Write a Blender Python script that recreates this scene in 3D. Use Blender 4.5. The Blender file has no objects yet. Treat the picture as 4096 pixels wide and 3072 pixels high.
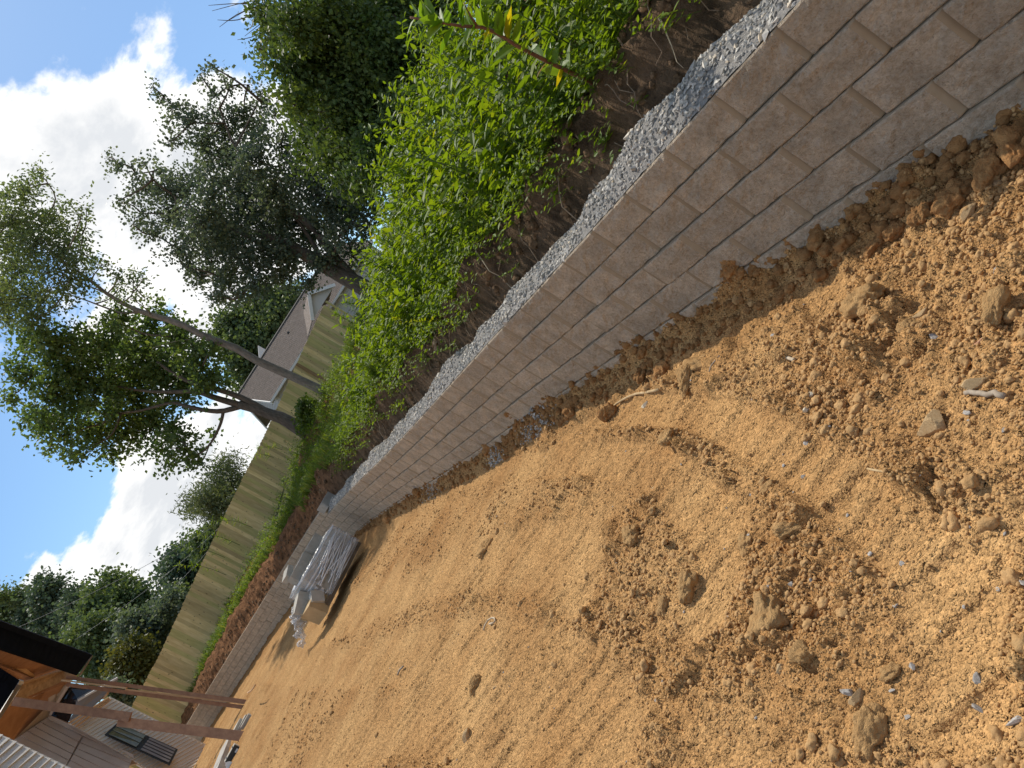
import bpy, math, random
import numpy as np
from mathutils import Vector, Matrix
rng = np.random.default_rng(7)
random.seed(7)
S = bpy.context.scene
COL = S.collection

# ------------------------------------------------------------------ camera
F_PX = 2840.0                       # focal length in pixels of the 4096 x 3072 photograph
PITCH, ROLL, EYE = math.radians(9), math.radians(31), 1.65
FW = np.array([0, math.cos(PITCH), -math.sin(PITCH)])
UP = np.array([0, math.sin(PITCH), math.cos(PITCH)])
RT = np.array([1.0, 0, 0])
CX = math.sin(ROLL) * RT - math.cos(ROLL) * UP     # the phone was held sideways and tilted
CY = math.cos(ROLL) * RT + math.sin(ROLL) * UP
EYE_P = np.array([0, 0, EYE])
cam = bpy.data.cameras.new('camera')
cam.sensor_width = 36
cam.lens = 36 * F_PX / 4096
cam.clip_start, cam.clip_end = 0.05, 3000
co = bpy.data.objects.new('camera', cam)
COL.objects.link(co)
co.matrix_world = Matrix(((CX[0], CY[0], -FW[0], 0), (CX[1], CY[1], -FW[1], 0), (CX[2], CY[2], -FW[2], EYE), (0, 0, 0, 1)))
S.camera = co

def ray(px, py):
    return FW + (px - 2048) / F_PX * CX - (py - 1536) / F_PX * CY
def at(px, py, Z):                  # surveyed point: photo pixel and measured distance
    return EYE_P + Z * ray(px, py)
def onz(px, py, z=0.0):
    d = ray(px, py)
    return EYE_P + d * (z - EYE) / d[2]

# ------------------------------------------------------------------ sky, sun, exposure
SUN_EL, SUN_AZ = math.radians(56), math.radians(-4)
w = bpy.data.worlds.new('World')
S.world = w
w.use_nodes = True
N = w.node_tree.nodes
L = w.node_tree.links
N.clear()
def nd(nt, typ, **kw):
    n = nt.nodes.new(typ)
    for k, v in kw.items():
        if k.startswith('i_'):
            n.inputs[int(k[2:])].default_value = v
        else:
            setattr(n, k, v)
    return n
sky = N.new('ShaderNodeTexSky')
sky.sky_type = 'NISHITA'
sky.sun_disc = False
sky.sun_elevation, sky.sun_rotation = SUN_EL, SUN_AZ
sky.air_density, sky.dust_density, sky.ozone_density = 1.0, 0.6, 1.5
tc = N.new('ShaderNodeTexCoord')
def math_n(nt, op, a, b=None, clamp=False):
    n = nt.nodes.new('ShaderNodeMath')
    n.operation = op
    n.use_clamp = clamp
    for i, v in enumerate((a, b)):
        if v is None:
            continue
        if isinstance(v, (int, float)):
            n.inputs[i].default_value = v
        else:
            nt.links.new(v, n.inputs[i])
    return n.outputs[0]
WT = w.node_tree
sep = N.new('ShaderNodeSeparateXYZ')
L.new(tc.outputs['Generated'], sep.inputs[0])
den = math_n(WT, 'ADD', math_n(WT, 'MAXIMUM', sep.outputs[2], 0.0), 0.35)
comb = N.new('ShaderNodeCombineXYZ')
L.new(math_n(WT, 'DIVIDE', sep.outputs[0], den), comb.inputs[0])
L.new(math_n(WT, 'DIVIDE', sep.outputs[1], den), comb.inputs[1])
def wnoise(scale, detail, rough, off):
    mp = N.new('ShaderNodeMapping')
    mp.inputs['Location'].default_value = off
    L.new(comb.outputs[0], mp.inputs[0])
    n = N.new('ShaderNodeTexNoise')
    n.inputs['Scale'].default_value = scale
    n.inputs['Detail'].default_value = detail
    n.inputs['Roughness'].default_value = rough
    n.inputs['Distortion'].default_value = 0.15
    L.new(mp.outputs[0], n.inputs[0])
    return n.outputs[0]
dens = math_n(WT, 'ADD', math_n(WT, 'MULTIPLY', math_n(WT, 'SUBTRACT', wnoise(4.6, 11, 0.60, (3.1, 1.7, 0)), 0.5), 1.9),
              math_n(WT, 'MULTIPLY', math_n(WT, 'SUBTRACT', wnoise(1.3, 4, 0.5, (8.2, 4.4, 2)), 0.5), 0.7))
# where the cumulus banks stand in the sky: direction (from the photo), spread, strength
CLOUDS = [((470, 180), .16, .22), ((300, 420), .12, .16), ((230, 700), .15, .20), ((420, 700), .10, .10), ((620, 620), .10, .10), ((900, 300), .09, .24),
          ((860, 900), .20, .14), ((60, 700), .10, .12), ((560, 950), .12, .10), ((520, 2020), .08, .30), ((420, 2190), .07, .22),
          ((150, 2330), .05, .30), ((90, 2060), .045, .26), ((740, 1900), .08, .28), ((960, 1800), .08, .2), ((260, 1835), .03, .26),
          ((80, 90), .12, -.55), ((160, 270), .05, -.22), ((840, 110), .07, -.42), ((600, 520), .06, -.24), ((720, 400), .05, -.26), ((440, 620), .03, -.14),
          ((190, 1940), .07, -.34), ((80, 1720), .09, -.5), ((330, 1950), .05, -.28), ((280, 2110), .04, -.2), ((30, 2200), .05, -.3)]
acc = dens
for (px, py), sg, amp in CLOUDS:
    d = ray(px, py)
    d = d / np.linalg.norm(d)
    vm = N.new('ShaderNodeVectorMath')
    vm.operation = 'DISTANCE'
    L.new(tc.outputs['Generated'], vm.inputs[0])
    vm.inputs[1].default_value = tuple(d)
    q = math_n(WT, 'MULTIPLY', vm.outputs['Value'], 1.0 / sg)
    e = math_n(WT, 'POWER', 2.718, math_n(WT, 'MULTIPLY', math_n(WT, 'MULTIPLY', q, q), -1.0))
    acc = math_n(WT, 'ADD', acc, math_n(WT, 'MULTIPLY', e, amp))
mask = N.new('ShaderNodeMapRange')
mask.interpolation_type = 'SMOOTHSTEP'
mask.inputs[1].default_value, mask.inputs[2].default_value = 0.0, 0.24
L.new(acc, mask.inputs[0])
# sun-facing and thick parts of a cloud: white; thick undersides slightly grey
shade = N.new('ShaderNodeMapRange')
shade.inputs[1].default_value, shade.inputs[2].default_value = 0.35, 0.85
shade.inputs[3].default_value, shade.inputs[4].default_value = 0.0, 1.0
L.new(math_n(WT, 'ADD', acc, math_n(WT, 'MULTIPLY', wnoise(5.5, 7, .62, (1.2, 9.3, 4)), 0.5)), shade.inputs[0])
ccol = N.new('ShaderNodeValToRGB')
ccol.color_ramp.elements[0].color = (7.4, 7.25, 7.0, 1)
ccol.color_ramp.elements[1].color = (4.5, 4.65, 4.85, 1)
L.new(shade.outputs[0], ccol.inputs[0])
tint = nd(WT, 'ShaderNodeMix', data_type='RGBA', blend_type='MULTIPLY')
tint.inputs[0].default_value = 1.0
L.new(sky.outputs[0], tint.inputs[6])
tint.inputs[7].default_value = (0.56, 0.70, 0.78, 1)
mixc = nd(WT, 'ShaderNodeMix', data_type='RGBA')
horiz = N.new('ShaderNodeMapRange')                            # clouds thin out into the far haze at the horizon
horiz.inputs[1].default_value, horiz.inputs[2].default_value = 0.0, 0.10
L.new(sep.outputs[2], horiz.inputs[0])
L.new(math_n(WT, 'MULTIPLY', mask.outputs[0], horiz.outputs[0]), mixc.inputs[0])
L.new(tint.outputs[2], mixc.inputs[6])
L.new(ccol.outputs[0], mixc.inputs[7])
bg = N.new('ShaderNodeBackground')
bg.inputs[1].default_value = 0.12
L.new(mixc.outputs[2], bg.inputs[0])
wo = N.new('ShaderNodeOutputWorld')
L.new(bg.outputs[0], wo.inputs[0])

sd = bpy.data.lights.new('sun', 'SUN')
sd.energy = 2.85
sd.angle = math.radians(0.6)
sd.color = (1.0, 0.93, 0.82)
so = bpy.data.objects.new('sun', sd)
COL.objects.link(so)
SUNV = Vector((math.sin(SUN_AZ) * math.cos(SUN_EL), math.cos(SUN_AZ) * math.cos(SUN_EL), math.sin(SUN_EL)))
so.rotation_euler = SUNV.to_track_quat('Z', 'Y').to_euler()
so.location = (0, 0, 60)

vs = S.view_settings
vs.view_transform, vs.look, vs.exposure, vs.gamma = 'Standard', 'None', 0.58, 1.0
vs.use_curve_mapping = False
S.render.resolution_x, S.render.resolution_y = 1024, 768
S.render.engine = 'CYCLES'
S.cycles.max_bounces = 6
S.cycles.transparent_max_bounces = 8

# ------------------------------------------------------------------ numeric helpers
def _h(ix, iy, seed):
    h = (ix.astype(np.int64) * 374761393 + iy.astype(np.int64) * 668265263 + seed * 974711) & 0xffffffff
    h = ((h ^ (h >> 13)) * 1274126177) & 0xffffffff
    h = ((h ^ (h >> 16)) * 2246822519) & 0xffffffff
    return (h ^ (h >> 15)) / 4294967296.0
def perlin(x, y, seed=0):
    x = np.asarray(x, float); y = np.asarray(y, float)
    ix, iy = np.floor(x), np.floor(y)
    fx, fy = x - ix, y - iy
    u = fx * fx * fx * (fx * (fx * 6 - 15) + 10)
    v = fy * fy * fy * (fy * (fy * 6 - 15) + 10)
    def g(ax, ay):
        a = _h(ix + ax, iy + ay, seed) * 2 * np.pi
        return np.cos(a) * (fx - ax) + np.sin(a) * (fy - ay)
    return (g(0, 0) * (1 - u) + g(1, 0) * u) * (1 - v) + (g(0, 1) * (1 - u) + g(1, 1) * u) * v
def fbm(x, y, oct=4, seed=0, gain=0.5):
    s = 0; a = 1.0; x = np.asarray(x, float); y = np.asarray(y, float)
    for i in range(oct):
        s = s + a * perlin(x, y, seed + i * 17)
        x = x * 2.03 + 3.1; y = y * 2.03 + 1.7; a *= gain
    return s
def worley(x, y, seed=0):            # distance to nearest feature and that cell's random value
    x = np.asarray(x, float); y = np.asarray(y, float)
    ix, iy = np.floor(x), np.floor(y)
    best = np.full(x.shape, 9.0); rv = np.zeros(x.shape)
    for dx in (-1, 0, 1):
        for dy in (-1, 0, 1):
            cx, cy = ix + dx, iy + dy
            d = np.hypot(cx + _h(cx, cy, seed) - x, cy + _h(cx, cy, seed + 1) - y)
            m = d < best
            best = np.where(m, d, best)
            rv = np.where(m, _h(cx, cy, seed + 2), rv)
    return best, rv
def sstep(a, b, x):
    t = np.clip((x - a) / (b - a), 0, 1)
    return t * t * (3 - 2 * t)
def unit(v):
    v = np.asarray(v, float)
    return v / (np.linalg.norm(v, axis=-1, keepdims=True) + 1e-9)

def link(o, parent=None):
    COL.objects.link(o)
    if parent is not None:
        o.parent = parent
    return o
def mesh_data(name, V, faces, mat, smooth=False, attr=None):
    """faces: one (m,3|4) array or a list of index tuples / arrays"""
    me = bpy.data.meshes.new(name)
    V = np.asarray(V, np.float32)
    if isinstance(faces, np.ndarray):
        tot = np.full(len(faces), faces.shape[1], np.int32)
        flat = faces.astype(np.int32).ravel()
    else:
        tot = np.array([len(f) for f in faces], np.int32)
        flat = np.array([i for f in faces for i in f], np.int32)
    me.vertices.add(len(V)); me.vertices.foreach_set('co', V.ravel())
    me.loops.add(len(flat)); me.loops.foreach_set('vertex_index', flat)
    me.polygons.add(len(tot))
    st = np.zeros(len(tot), np.int32); st[1:] = np.cumsum(tot)[:-1]
    me.polygons.foreach_set('loop_start', st)
    me.polygons.foreach_set('use_smooth', np.full(len(tot), bool(smooth)))
    for k, a in (attr or {}).items():
        at_ = me.attributes.new(k, 'FLOAT', 'POINT')
        at_.data.foreach_set('value', np.asarray(a, np.float32))
    me.update(calc_edges=True); me.validate()
    if mat:
        me.materials.append(mat)
    return me
def mk(name, V, faces, mat, parent=None, smooth=False, attr=None, **props):
    o = link(bpy.data.objects.new(name, mesh_data(name, V, faces, mat, smooth, attr)), parent)
    for k, v in props.items():
        o[k] = v
    return o
def thing(name, label, cat, loc=(0, 0, 0), group=None):
    o = bpy.data.objects.new(name, None)
    o.empty_display_size = 0.2
    COL.objects.link(o)
    o.location = [float(c) for c in loc]
    o['label'] = label; o['category'] = cat
    if group:
        o['group'] = group
    return o
def child(root, name, V, faces, mat, smooth=False, attr=None, **props):
    """mesh given in world coordinates, stored relative to its thing"""
    base = np.zeros(3); p = root
    while p is not None:
        base = base + np.array(p.location); p = p.parent
    return mk(name, np.asarray(V, float) - base, faces, mat, root, smooth, attr, **props)

class MB:                            # collects shapes into one mesh
    def __init__(s):
        s.V = []; s.F = []; s.n = 0
    def add(s, V, F):
        V = np.asarray(V, float)
        s.V.append(V)
        s.F += [tuple(int(i) + s.n for i in f) for f in F]
        s.n += len(V)
    def box(s, c, sx, sy, sz, ax=None):
        """box centred at c; ax = 3 unit axes as rows"""
        A = np.eye(3) if ax is None else np.asarray(ax, float)
        q = np.array([(i, j, k) for i in (-.5, .5) for j in (-.5, .5) for k in (-.5, .5)]) * (sx, sy, sz)
        s.add(np.asarray(c, float) + q @ A, [(0, 1, 3, 2), (4, 6, 7, 5), (0, 4, 5, 1), (2, 3, 7, 6), (0, 2, 6, 4), (1, 5, 7, 3)])
    def slab(s, pts, t):
        """polygon extruded by vector t"""
        P = np.asarray(pts, float); n = len(P)
        V = np.vstack([P, P + np.asarray(t, float)])
        s.add(V, [tuple(range(n)), tuple(range(2 * n - 1, n - 1, -1))] + [(i, i + n, (i + 1) % n + n, (i + 1) % n) for i in range(n)])
    def tube(s, pts, rad, n=6):
        P = np.asarray(pts, float); m = len(P)
        rad = np.broadcast_to(np.asarray(rad, float), (m,))
        T = np.gradient(P, axis=0); T = unit(T)
        ref = np.array([0.31, 0.17, 0.93])
        V = []
        for i in range(m):
            a = np.cross(T[i], ref)
            if np.linalg.norm(a) < 1e-3: a = np.cross(T[i], (1, 0, 0))
            a = unit(a); b = np.cross(T[i], a)
            th = np.arange(n) * 2 * np.pi / n
            V.append(P[i] + rad[i] * (np.cos(th)[:, None] * a + np.sin(th)[:, None] * b))
        F = [(i * n + j, i * n + (j + 1) % n, (i + 1) * n + (j + 1) % n, (i + 1) * n + j) for i in range(m - 1) for j in range(n)]
        F += [tuple(range(n - 1, -1, -1)), tuple(range((m - 1) * n, m * n))]
        s.add(np.vstack(V), F)
    def out(s):
        return np.vstack(s.V), s.F
    def to(s, root, name, mat, smooth=False, **props):
        V, Fc = s.out()
        return child(root, name, V, Fc, mat, smooth, **props)

def spline(P, n):
    P = np.asarray(P, float); m = len(P)
    t = np.linspace(0, m - 1, n); i = np.clip(t.astype(int), 0, m - 2); f = (t - i)[:, None]
    p0 = P[np.clip(i - 1, 0, m - 1)]; p1 = P[i]; p2 = P[i + 1]; p3 = P[np.clip(i + 2, 0, m - 1)]
    return 0.5 * (2 * p1 + (p2 - p0) * f + (2 * p0 - 5 * p1 + 4 * p2 - p3) * f ** 2 + (3 * p1 - p0 - 3 * p2 + p3) * f ** 3)

# ------------------------------------------------------------------ materials
def mat(name, col, rough=0.85, col2=None, scale=6.0, detail=6, bump=0.0, bscale=40.0, bdist=0.01, var=0.0, attr=None, attr_cols=None,
        coords='Object', stretch=None, spec=0.3, trans=None, metallic=0.0, lo=0.35, hi=0.65, extra=None):
    m = bpy.data.materials.new(name)
    m.use_nodes = True
    nt = m.node_tree; b = nt.nodes['Principled BSDF']; lk = nt.links.new
    b.inputs['Roughness'].default_value = rough
    b.inputs['Specular IOR Level'].default_value = spec
    b.inputs['Metallic'].default_value = metallic
    t = nt.nodes.new('ShaderNodeTexCoord')
    oi = nt.nodes.new('ShaderNodeObjectInfo')
    vec = t.outputs[coords]
    off = nt.nodes.new('ShaderNodeVectorMath'); off.operation = 'MULTIPLY_ADD'
    off.inputs[1].default_value = stretch or (1, 1, 1)
    lk(vec, off.inputs[0])
    sc = nt.nodes.new('ShaderNodeVectorMath'); sc.operation = 'SCALE'
    cb = nt.nodes.new('ShaderNodeCombineXYZ')
    for i in range(3): lk(oi.outputs['Random'], cb.inputs[i])
    lk(cb.outputs[0], sc.inputs[0]); sc.inputs['Scale'].default_value = 37.0
    lk(sc.outputs[0], off.inputs[2])
    vec = off.outputs[0]
    col = tuple(col) + (1,)
    cur = None
    if col2 is not None:
        n = nt.nodes.new('ShaderNodeTexNoise'); n.inputs['Scale'].default_value = scale; n.inputs['Detail'].default_value = detail
        n.inputs['Roughness'].default_value = 0.62
        lk(vec, n.inputs[0])
        r = nt.nodes.new('ShaderNodeValToRGB')
        r.color_ramp.elements[0].position, r.color_ramp.elements[1].position = lo, hi
        r.color_ramp.elements[0].color = col; r.color_ramp.elements[1].color = tuple(col2) + (1,)
        lk(n.outputs[0], r.inputs[0]); cur = r.outputs[0]
    else:
        rgb = nt.nodes.new('ShaderNodeRGB'); rgb.outputs[0].default_value = col; cur = rgb.outputs[0]
    if attr:
        a = nt.nodes.new('ShaderNodeAttribute'); a.attribute_name = attr
        r = nt.nodes.new('ShaderNodeValToRGB')
        els = r.color_ramp.elements
        while len(els) < len(attr_cols): els.new(0.5)
        for e, (p, c) in zip(els, attr_cols): e.position = p; e.color = tuple(c) + (1,)
        lk(a.outputs['Fac'], r.inputs[0])
        mx = nt.nodes.new('ShaderNodeMix'); mx.data_type = 'RGBA'; mx.blend_type = 'MULTIPLY'; mx.inputs[0].default_value = 1
        lk(cur, mx.inputs[6]); lk(r.outputs[0], mx.inputs[7]); cur = mx.outputs[2]
    if var:
        hs = nt.nodes.new('ShaderNodeHueSaturation')
        mr = nt.nodes.new('ShaderNodeMapRange'); mr.inputs[3].default_value, mr.inputs[4].default_value = 1 - var, 1 + var
        lk(oi.outputs['Random'], mr.inputs[0]); lk(mr.outputs[0], hs.inputs['Value']); lk(cur, hs.inputs['Color']); cur = hs.outputs[0]
    if extra:
        cur = extra(nt, cur, vec)
    lk(cur, b.inputs['Base Color'])
    if bump:
        n2 = nt.nodes.new('ShaderNodeTexNoise'); n2.inputs['Scale'].default_value = bscale; n2.inputs['Detail'].default_value = 5
        n2.inputs['Roughness'].default_value = 0.65
        lk(vec, n2.inputs[0])
        bp = nt.nodes.new('ShaderNodeBump'); bp.inputs['Strength'].default_value = bump; bp.inputs['Distance'].default_value = bdist
        lk(n2.outputs[0], bp.inputs['Height']); lk(bp.outputs[0], b.inputs['Normal'])
    if trans:
        tr = nt.nodes.new('ShaderNodeBsdfTranslucent')
        k = nt.nodes.new('ShaderNodeMix'); k.data_type = 'RGBA'; k.blend_type = 'MULTIPLY'; k.inputs[0].default_value = 1
        lk(cur, k.inputs[6]); k.inputs[7].default_value = tuple(trans[1]) + (1,)
        lk(k.outputs[2], tr.inputs[0])
        ms = nt.nodes.new('ShaderNodeMixShader'); ms.inputs[0].default_value = trans[0]
        lk(b.outputs[0], ms.inputs[1]); lk(tr.outputs[0], ms.inputs[2])
        lk(ms.outputs[0], nt.nodes['Material Output'].inputs[0])
    return m

def specks(amount, c, scale):         # small light or dark flecks in a mineral surface
    def fn(nt, cur, vec):
        v = nt.nodes.new('ShaderNodeTexNoise'); v.inputs['Scale'].default_value = scale; v.inputs['Detail'].default_value = 3
        nt.links.new(vec, v.inputs[0])
        mr = nt.nodes.new('ShaderNodeMapRange'); mr.inputs[1].default_value, mr.inputs[2].default_value = 0.60, 0.72
        mr.inputs[4].default_value = amount
        nt.links.new(v.outputs[0], mr.inputs[0])
        mx = nt.nodes.new('ShaderNodeMix'); mx.data_type = 'RGBA'
        nt.links.new(mr.outputs[0], mx.inputs[0]); nt.links.new(cur, mx.inputs[6]); mx.inputs[7].default_value = tuple(c) + (1,)
        return mx.outputs[2]
    return fn

def blotch(nt, cur, vec):              # broad colour drift and pale efflorescence on split concrete
    a = nt.nodes.new('ShaderNodeTexNoise'); a.inputs['Scale'].default_value = 7; a.inputs['Detail'].default_value = 5; nt.links.new(vec, a.inputs[0])
    m1 = nt.nodes.new('ShaderNodeMapRange'); m1.inputs[1].default_value, m1.inputs[2].default_value = .3, .7; m1.inputs[3].default_value, m1.inputs[4].default_value = .80, 1.16
    nt.links.new(a.outputs[0], m1.inputs[0])
    hs = nt.nodes.new('ShaderNodeHueSaturation'); nt.links.new(m1.outputs[0], hs.inputs['Value']); nt.links.new(cur, hs.inputs['Color'])
    cur = specks(.35, (.66, .60, .52), 16)(nt, hs.outputs[0], vec)
    return specks(.45, (.20, .14, .09), 75)(nt, cur, vec)
W3 = [(0, (1, 1, 1)), (1, (1, 1, 1))]
M = {}
def grains(nt, cur, vec):               # crumb structure: rounded grains of two sizes in relief, each with its own tint
    b = nt.nodes['Principled BSDF']; prev = None
    for sc, dist, st, tintv in ((55, .022, 1.0, .16), (120, .011, 1.0, .16), (270, .005, .8, .12)):
        v = nt.nodes.new('ShaderNodeTexVoronoi'); v.inputs['Scale'].default_value = sc; v.inputs['Randomness'].default_value = 1
        nt.links.new(vec, v.inputs[0])
        mr = nt.nodes.new('ShaderNodeMapRange'); mr.inputs[1].default_value, mr.inputs[2].default_value = .0, .75
        mr.inputs[3].default_value, mr.inputs[4].default_value = 1, 0
        nt.links.new(v.outputs['Distance'], mr.inputs[0])
        sp = nt.nodes.new('ShaderNodeSeparateColor'); nt.links.new(v.outputs['Color'], sp.inputs[0])
        hh = math_n(nt, 'MULTIPLY', mr.outputs[0], math_n(nt, 'POWER', sp.outputs[0], 1.5))
        bp = nt.nodes.new('ShaderNodeBump'); bp.inputs['Strength'].default_value = st; bp.inputs['Distance'].default_value = dist
        nt.links.new(hh, bp.inputs['Height'])
        if prev: nt.links.new(prev, bp.inputs['Normal'])
        prev = bp.outputs[0]
        hs = nt.nodes.new('ShaderNodeHueSaturation')
        m2 = nt.nodes.new('ShaderNodeMapRange'); m2.inputs[3].default_value, m2.inputs[4].default_value = 1 - tintv, 1 + tintv
        nt.links.new(sp.outputs[1], m2.inputs[0]); nt.links.new(m2.outputs[0], hs.inputs['Value']); nt.links.new(cur, hs.inputs['Color']); cur = hs.outputs[0]
    nt.links.new(prev, b.inputs['Normal'])
    return cur
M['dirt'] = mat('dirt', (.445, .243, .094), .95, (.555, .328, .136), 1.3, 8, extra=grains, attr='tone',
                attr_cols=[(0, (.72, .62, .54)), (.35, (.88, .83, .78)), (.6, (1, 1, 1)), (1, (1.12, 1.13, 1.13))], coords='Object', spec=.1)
M['clod'] = mat('clod', (.43, .25, .106), .95, (.55, .34, .152), 1.2, 4, 0.35, 6, 0.03, var=.10, spec=.1)
M['red_clod'] = mat('red_clod', (.38, .185, .070), .95, (.52, .29, .118), 1.6, 6, 0.7, 7, 0.06, var=.16, spec=.1)
M['big_clod'] = mat('big_clod', (.435, .252, .105), .95, (.56, .345, .15), 2.5, 8, 0.6, 9, 0.06, var=.06, spec=.1)
M['tan_rock'] = mat('tan_rock', (.44, .29, .145), .9, (.55, .39, .21), 8, 7, 0.5, 60, 0.01, var=.1, spec=.15)
M['grey_stone'] = mat('grey_stone', (.27, .25, .225), .9, (.45, .42, .38), 3, 6, 0.3, 12, 0.02, var=.25, spec=.08)
M['pale_stone'] = mat('pale_stone', (.62, .52, .36), .85, (.74, .66, .50), 10, 6, 0.3, 50, 0.01, var=.1)
M['brick_stone'] = mat('brick_stone', (.42, .20, .10), .9, (.58, .36, .22), 14, 6, 0.4, 50, 0.01)
M['stick'] = mat('stick', (.40, .27, .13), .9, (.55, .40, .22), 20, 5, 0.4, 60, 0.003, stretch=(1, 1, 1))
M['grey_stick'] = mat('grey_stick', (.27, .21, .15), .9, (.40, .33, .25), 20, 5, 0.4, 60, 0.003)
M['block'] = mat('block', (.47, .365, .255), .92, (.73, .615, .47), 48, 10, 1.0, 95, 0.03, var=.07, spec=.15, lo=.30, hi=.72, extra=blotch)
M['block_side'] = mat('block_side', (.355, .28, .19), .9, (.39, .31, .215), 12, 3, 0.15, 200, 0.003, var=.05, spec=.15)
M['block_plain'] = mat('block_plain', (.36, .33, .28), .9, (.44, .41, .35), 10, 5, 0.3, 120, 0.005, var=.08, spec=.15)
M['gravel'] = mat('gravel', (.40, .375, .34), .9, (.58, .55, .50), 30, 4, 0.3, 80, 0.004, attr='rnd',
                  attr_cols=[(0, (.5, .5, .49)), (.5, (.88, .87, .85)), (.9, (1.25, 1.22, 1.15)), (1, (1.15, .98, .75))], spec=.3)
M['gravel_bed'] = mat('gravel_bed', (.22, .205, .185), .95, (.38, .355, .32), 60, 5, 1.0, 90, 0.02)
M['bank'] = mat('bank', (.10, .066, .040), .97, (.29, .19, .115), 5.0, 9, 1.0, 30, 0.14, attr='red',
                attr_cols=[(0, (1, 1, 1)), (1, (1.6, 1.2, .92))], spec=.08)
M['soil'] = mat('soil', (.045, .055, .02), .97, (.10, .09, .045), 2.0, 8, 0.8, 20, 0.05, spec=.08)
M['root'] = mat('root', (.16, .11, .07), .9, (.30, .22, .15), 20, 4)
M['pale_root'] = mat('pale_root', (.42, .33, .22), .9, (.55, .45, .32), 20, 4)
TR = (1.35, 1.25, .55)
M['weed'] = mat('weed', (.11, .18, .016), .55, (.155, .245, .03), 5, 3, trans=(.48, (2.0, 1.75, .45)), attr='rnd',
                attr_cols=[(0, (.6, .65, .55)), (.4, (.9, .95, .9)), (.85, (1.15, 1.05, .9)), (1, (1.7, 1.15, .7))], spec=.28)
M['poke'] = mat('poke', (.12, .22, .022), .5, (.17, .28, .035), 8, 3, trans=(.5, (1.6, 1.5, .5)), attr='rnd',
                attr_cols=[(0, (.8, .9, .8)), (.7, (1.1, 1, .9)), (.82, (2.6, 1.3, .5)), (.92, (2.2, .9, .4)), (1, (1.2, .40, .3))], spec=.5)
M['grass'] = mat('grass', (.11, .18, .035), .55, (.17, .24, .06), 4, 3, trans=(.4, (1.5, 1.4, .6)), attr='rnd',
                 attr_cols=[(0, (.6, .75, .6)), (.7, (1.1, 1.05, 1)), (.9, (1.7, 1.3, 1.2)), (1, (2.3, 1.6, 1.5))], spec=.25)
def leafm(n, a, b, tr=.3, tc_=(1.4, 1.35, .6)):
    M[n] = mat(n, a, .55, b, 0.7, 3, trans=(tr, tc_), attr='rnd', attr_cols=[(0, (.6, .7, .7)), (.6, (1, 1, 1)), (1, (1.45, 1.3, 1.0))], spec=.35, coords='Object')
leafm('leaf_thin', (.125, .175, .095), (.17, .22, .115), .46)
leafm('leaf_fork', (.095, .155, .055), (.14, .20, .07), .46)
leafm('leaf_dark', (.10, .13, .092), (.14, .175, .115), .38, (1.2, 1.25, .8))
leafm('leaf_right', (.072, .12, .034), (.125, .175, .044), .38)
leafm('leaf_far', (.10, .15, .068), (.14, .19, .082), .34)
leafm('leaf_blue', (.08, .12, .078), (.11, .155, .09), .30, (1.2, 1.25, .8))
leafm('leaf_olive', (.095, .105, .028), (.13, .13, .035), .28)
leafm('leaf_willow', (.10, .135, .070), (.14, .17, .085), .30)
leafm('leaf_shrub', (.060, .115, .022), (.10, .15, .028), .34)
M['bark'] = mat('bark', (.085, .068, .052), .95, (.17, .14, .11), 18, 6, 0.8, 30, 0.02, stretch=(1, 1, .25))
M['bark_pale'] = mat('bark_pale', (.17, .145, .115), .95, (.29, .25, .20), 14, 6, 0.8, 30, 0.02, stretch=(1, 1, .4))
M['stem_red'] = mat('stem_red', (.15, .06, .045), .6, (.22, .10, .06), 10, 3)
M['stem'] = mat('stem', (.09, .13, .03), .7)

def knots(nt, cur, vec):
    v = nt.nodes.new('ShaderNodeTexVoronoi'); v.inputs['Scale'].default_value = 2.2
    mp = nt.nodes.new('ShaderNodeMapping'); mp.inputs['Scale'].default_value = (.55, .55, 1.6)
    nt.links.new(vec, mp.inputs[0]); nt.links.new(mp.outputs[0], v.inputs[0])
    mr = nt.nodes.new('ShaderNodeMapRange'); mr.inputs[1].default_value, mr.inputs[2].default_value = .06, .15
    mr.inputs[3].default_value, mr.inputs[4].default_value = .85, 0
    nt.links.new(v.outputs['Distance'], mr.inputs[0])
    mx = nt.nodes.new('ShaderNodeMix'); mx.data_type = 'RGBA'
    nt.links.new(mr.outputs[0], mx.inputs[0]); nt.links.new(cur, mx.inputs[6]); mx.inputs[7].default_value = (.10, .07, .035, 1)
    return mx.outputs[2]
M['picket'] = mat('picket', (.58, .44, .195), .85, (.72, .57, .29), 2.2, 7, 0.25, 25, 0.004, stretch=(6, 6, .9), var=.30, extra=knots, spec=.2)
M['picket_green'] = mat('picket_green', (.46, .40, .15), .85, (.58, .50, .215), 2.2, 7, 0.25, 25, 0.004, stretch=(6, 6, .9), var=.14, extra=knots, spec=.2)
M['picket_brown'] = mat('picket_brown', (.26, .165, .08), .85, (.34, .22, .11), 2.2, 7, 0.2, 25, 0.004, stretch=(6, 6, .9), spec=.2)
M['lumber'] = mat('lumber', (.25, .125, .070), .8, (.36, .19, .105), 2.5, 7, 0.2, 25, 0.003, stretch=(3, 3, 1), var=.1)
M['lumber_pale'] = mat('lumber_pale', (.50, .30, .15), .8, (.62, .40, .22), 3, 7, 0.2, 25, 0.003, var=.1)
M['osb'] = mat('osb', (.32, .20, .11), .8, (.50, .34, .20), 7, 9, 0.2, 60, 0.004)
M['ceiling'] = mat('ceiling', (.33, .165, .085), .8, (.42, .225, .12), 3, 6, 0.15, 25, 0.003, var=.08)
M['black_metal'] = mat('black_metal', (.006, .010, .022), .9, (.010, .015, .032), 3, 3, spec=.03)
M['white_trim'] = mat('white_trim', (.70, .69, .66), .5, spec=.4)
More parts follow.
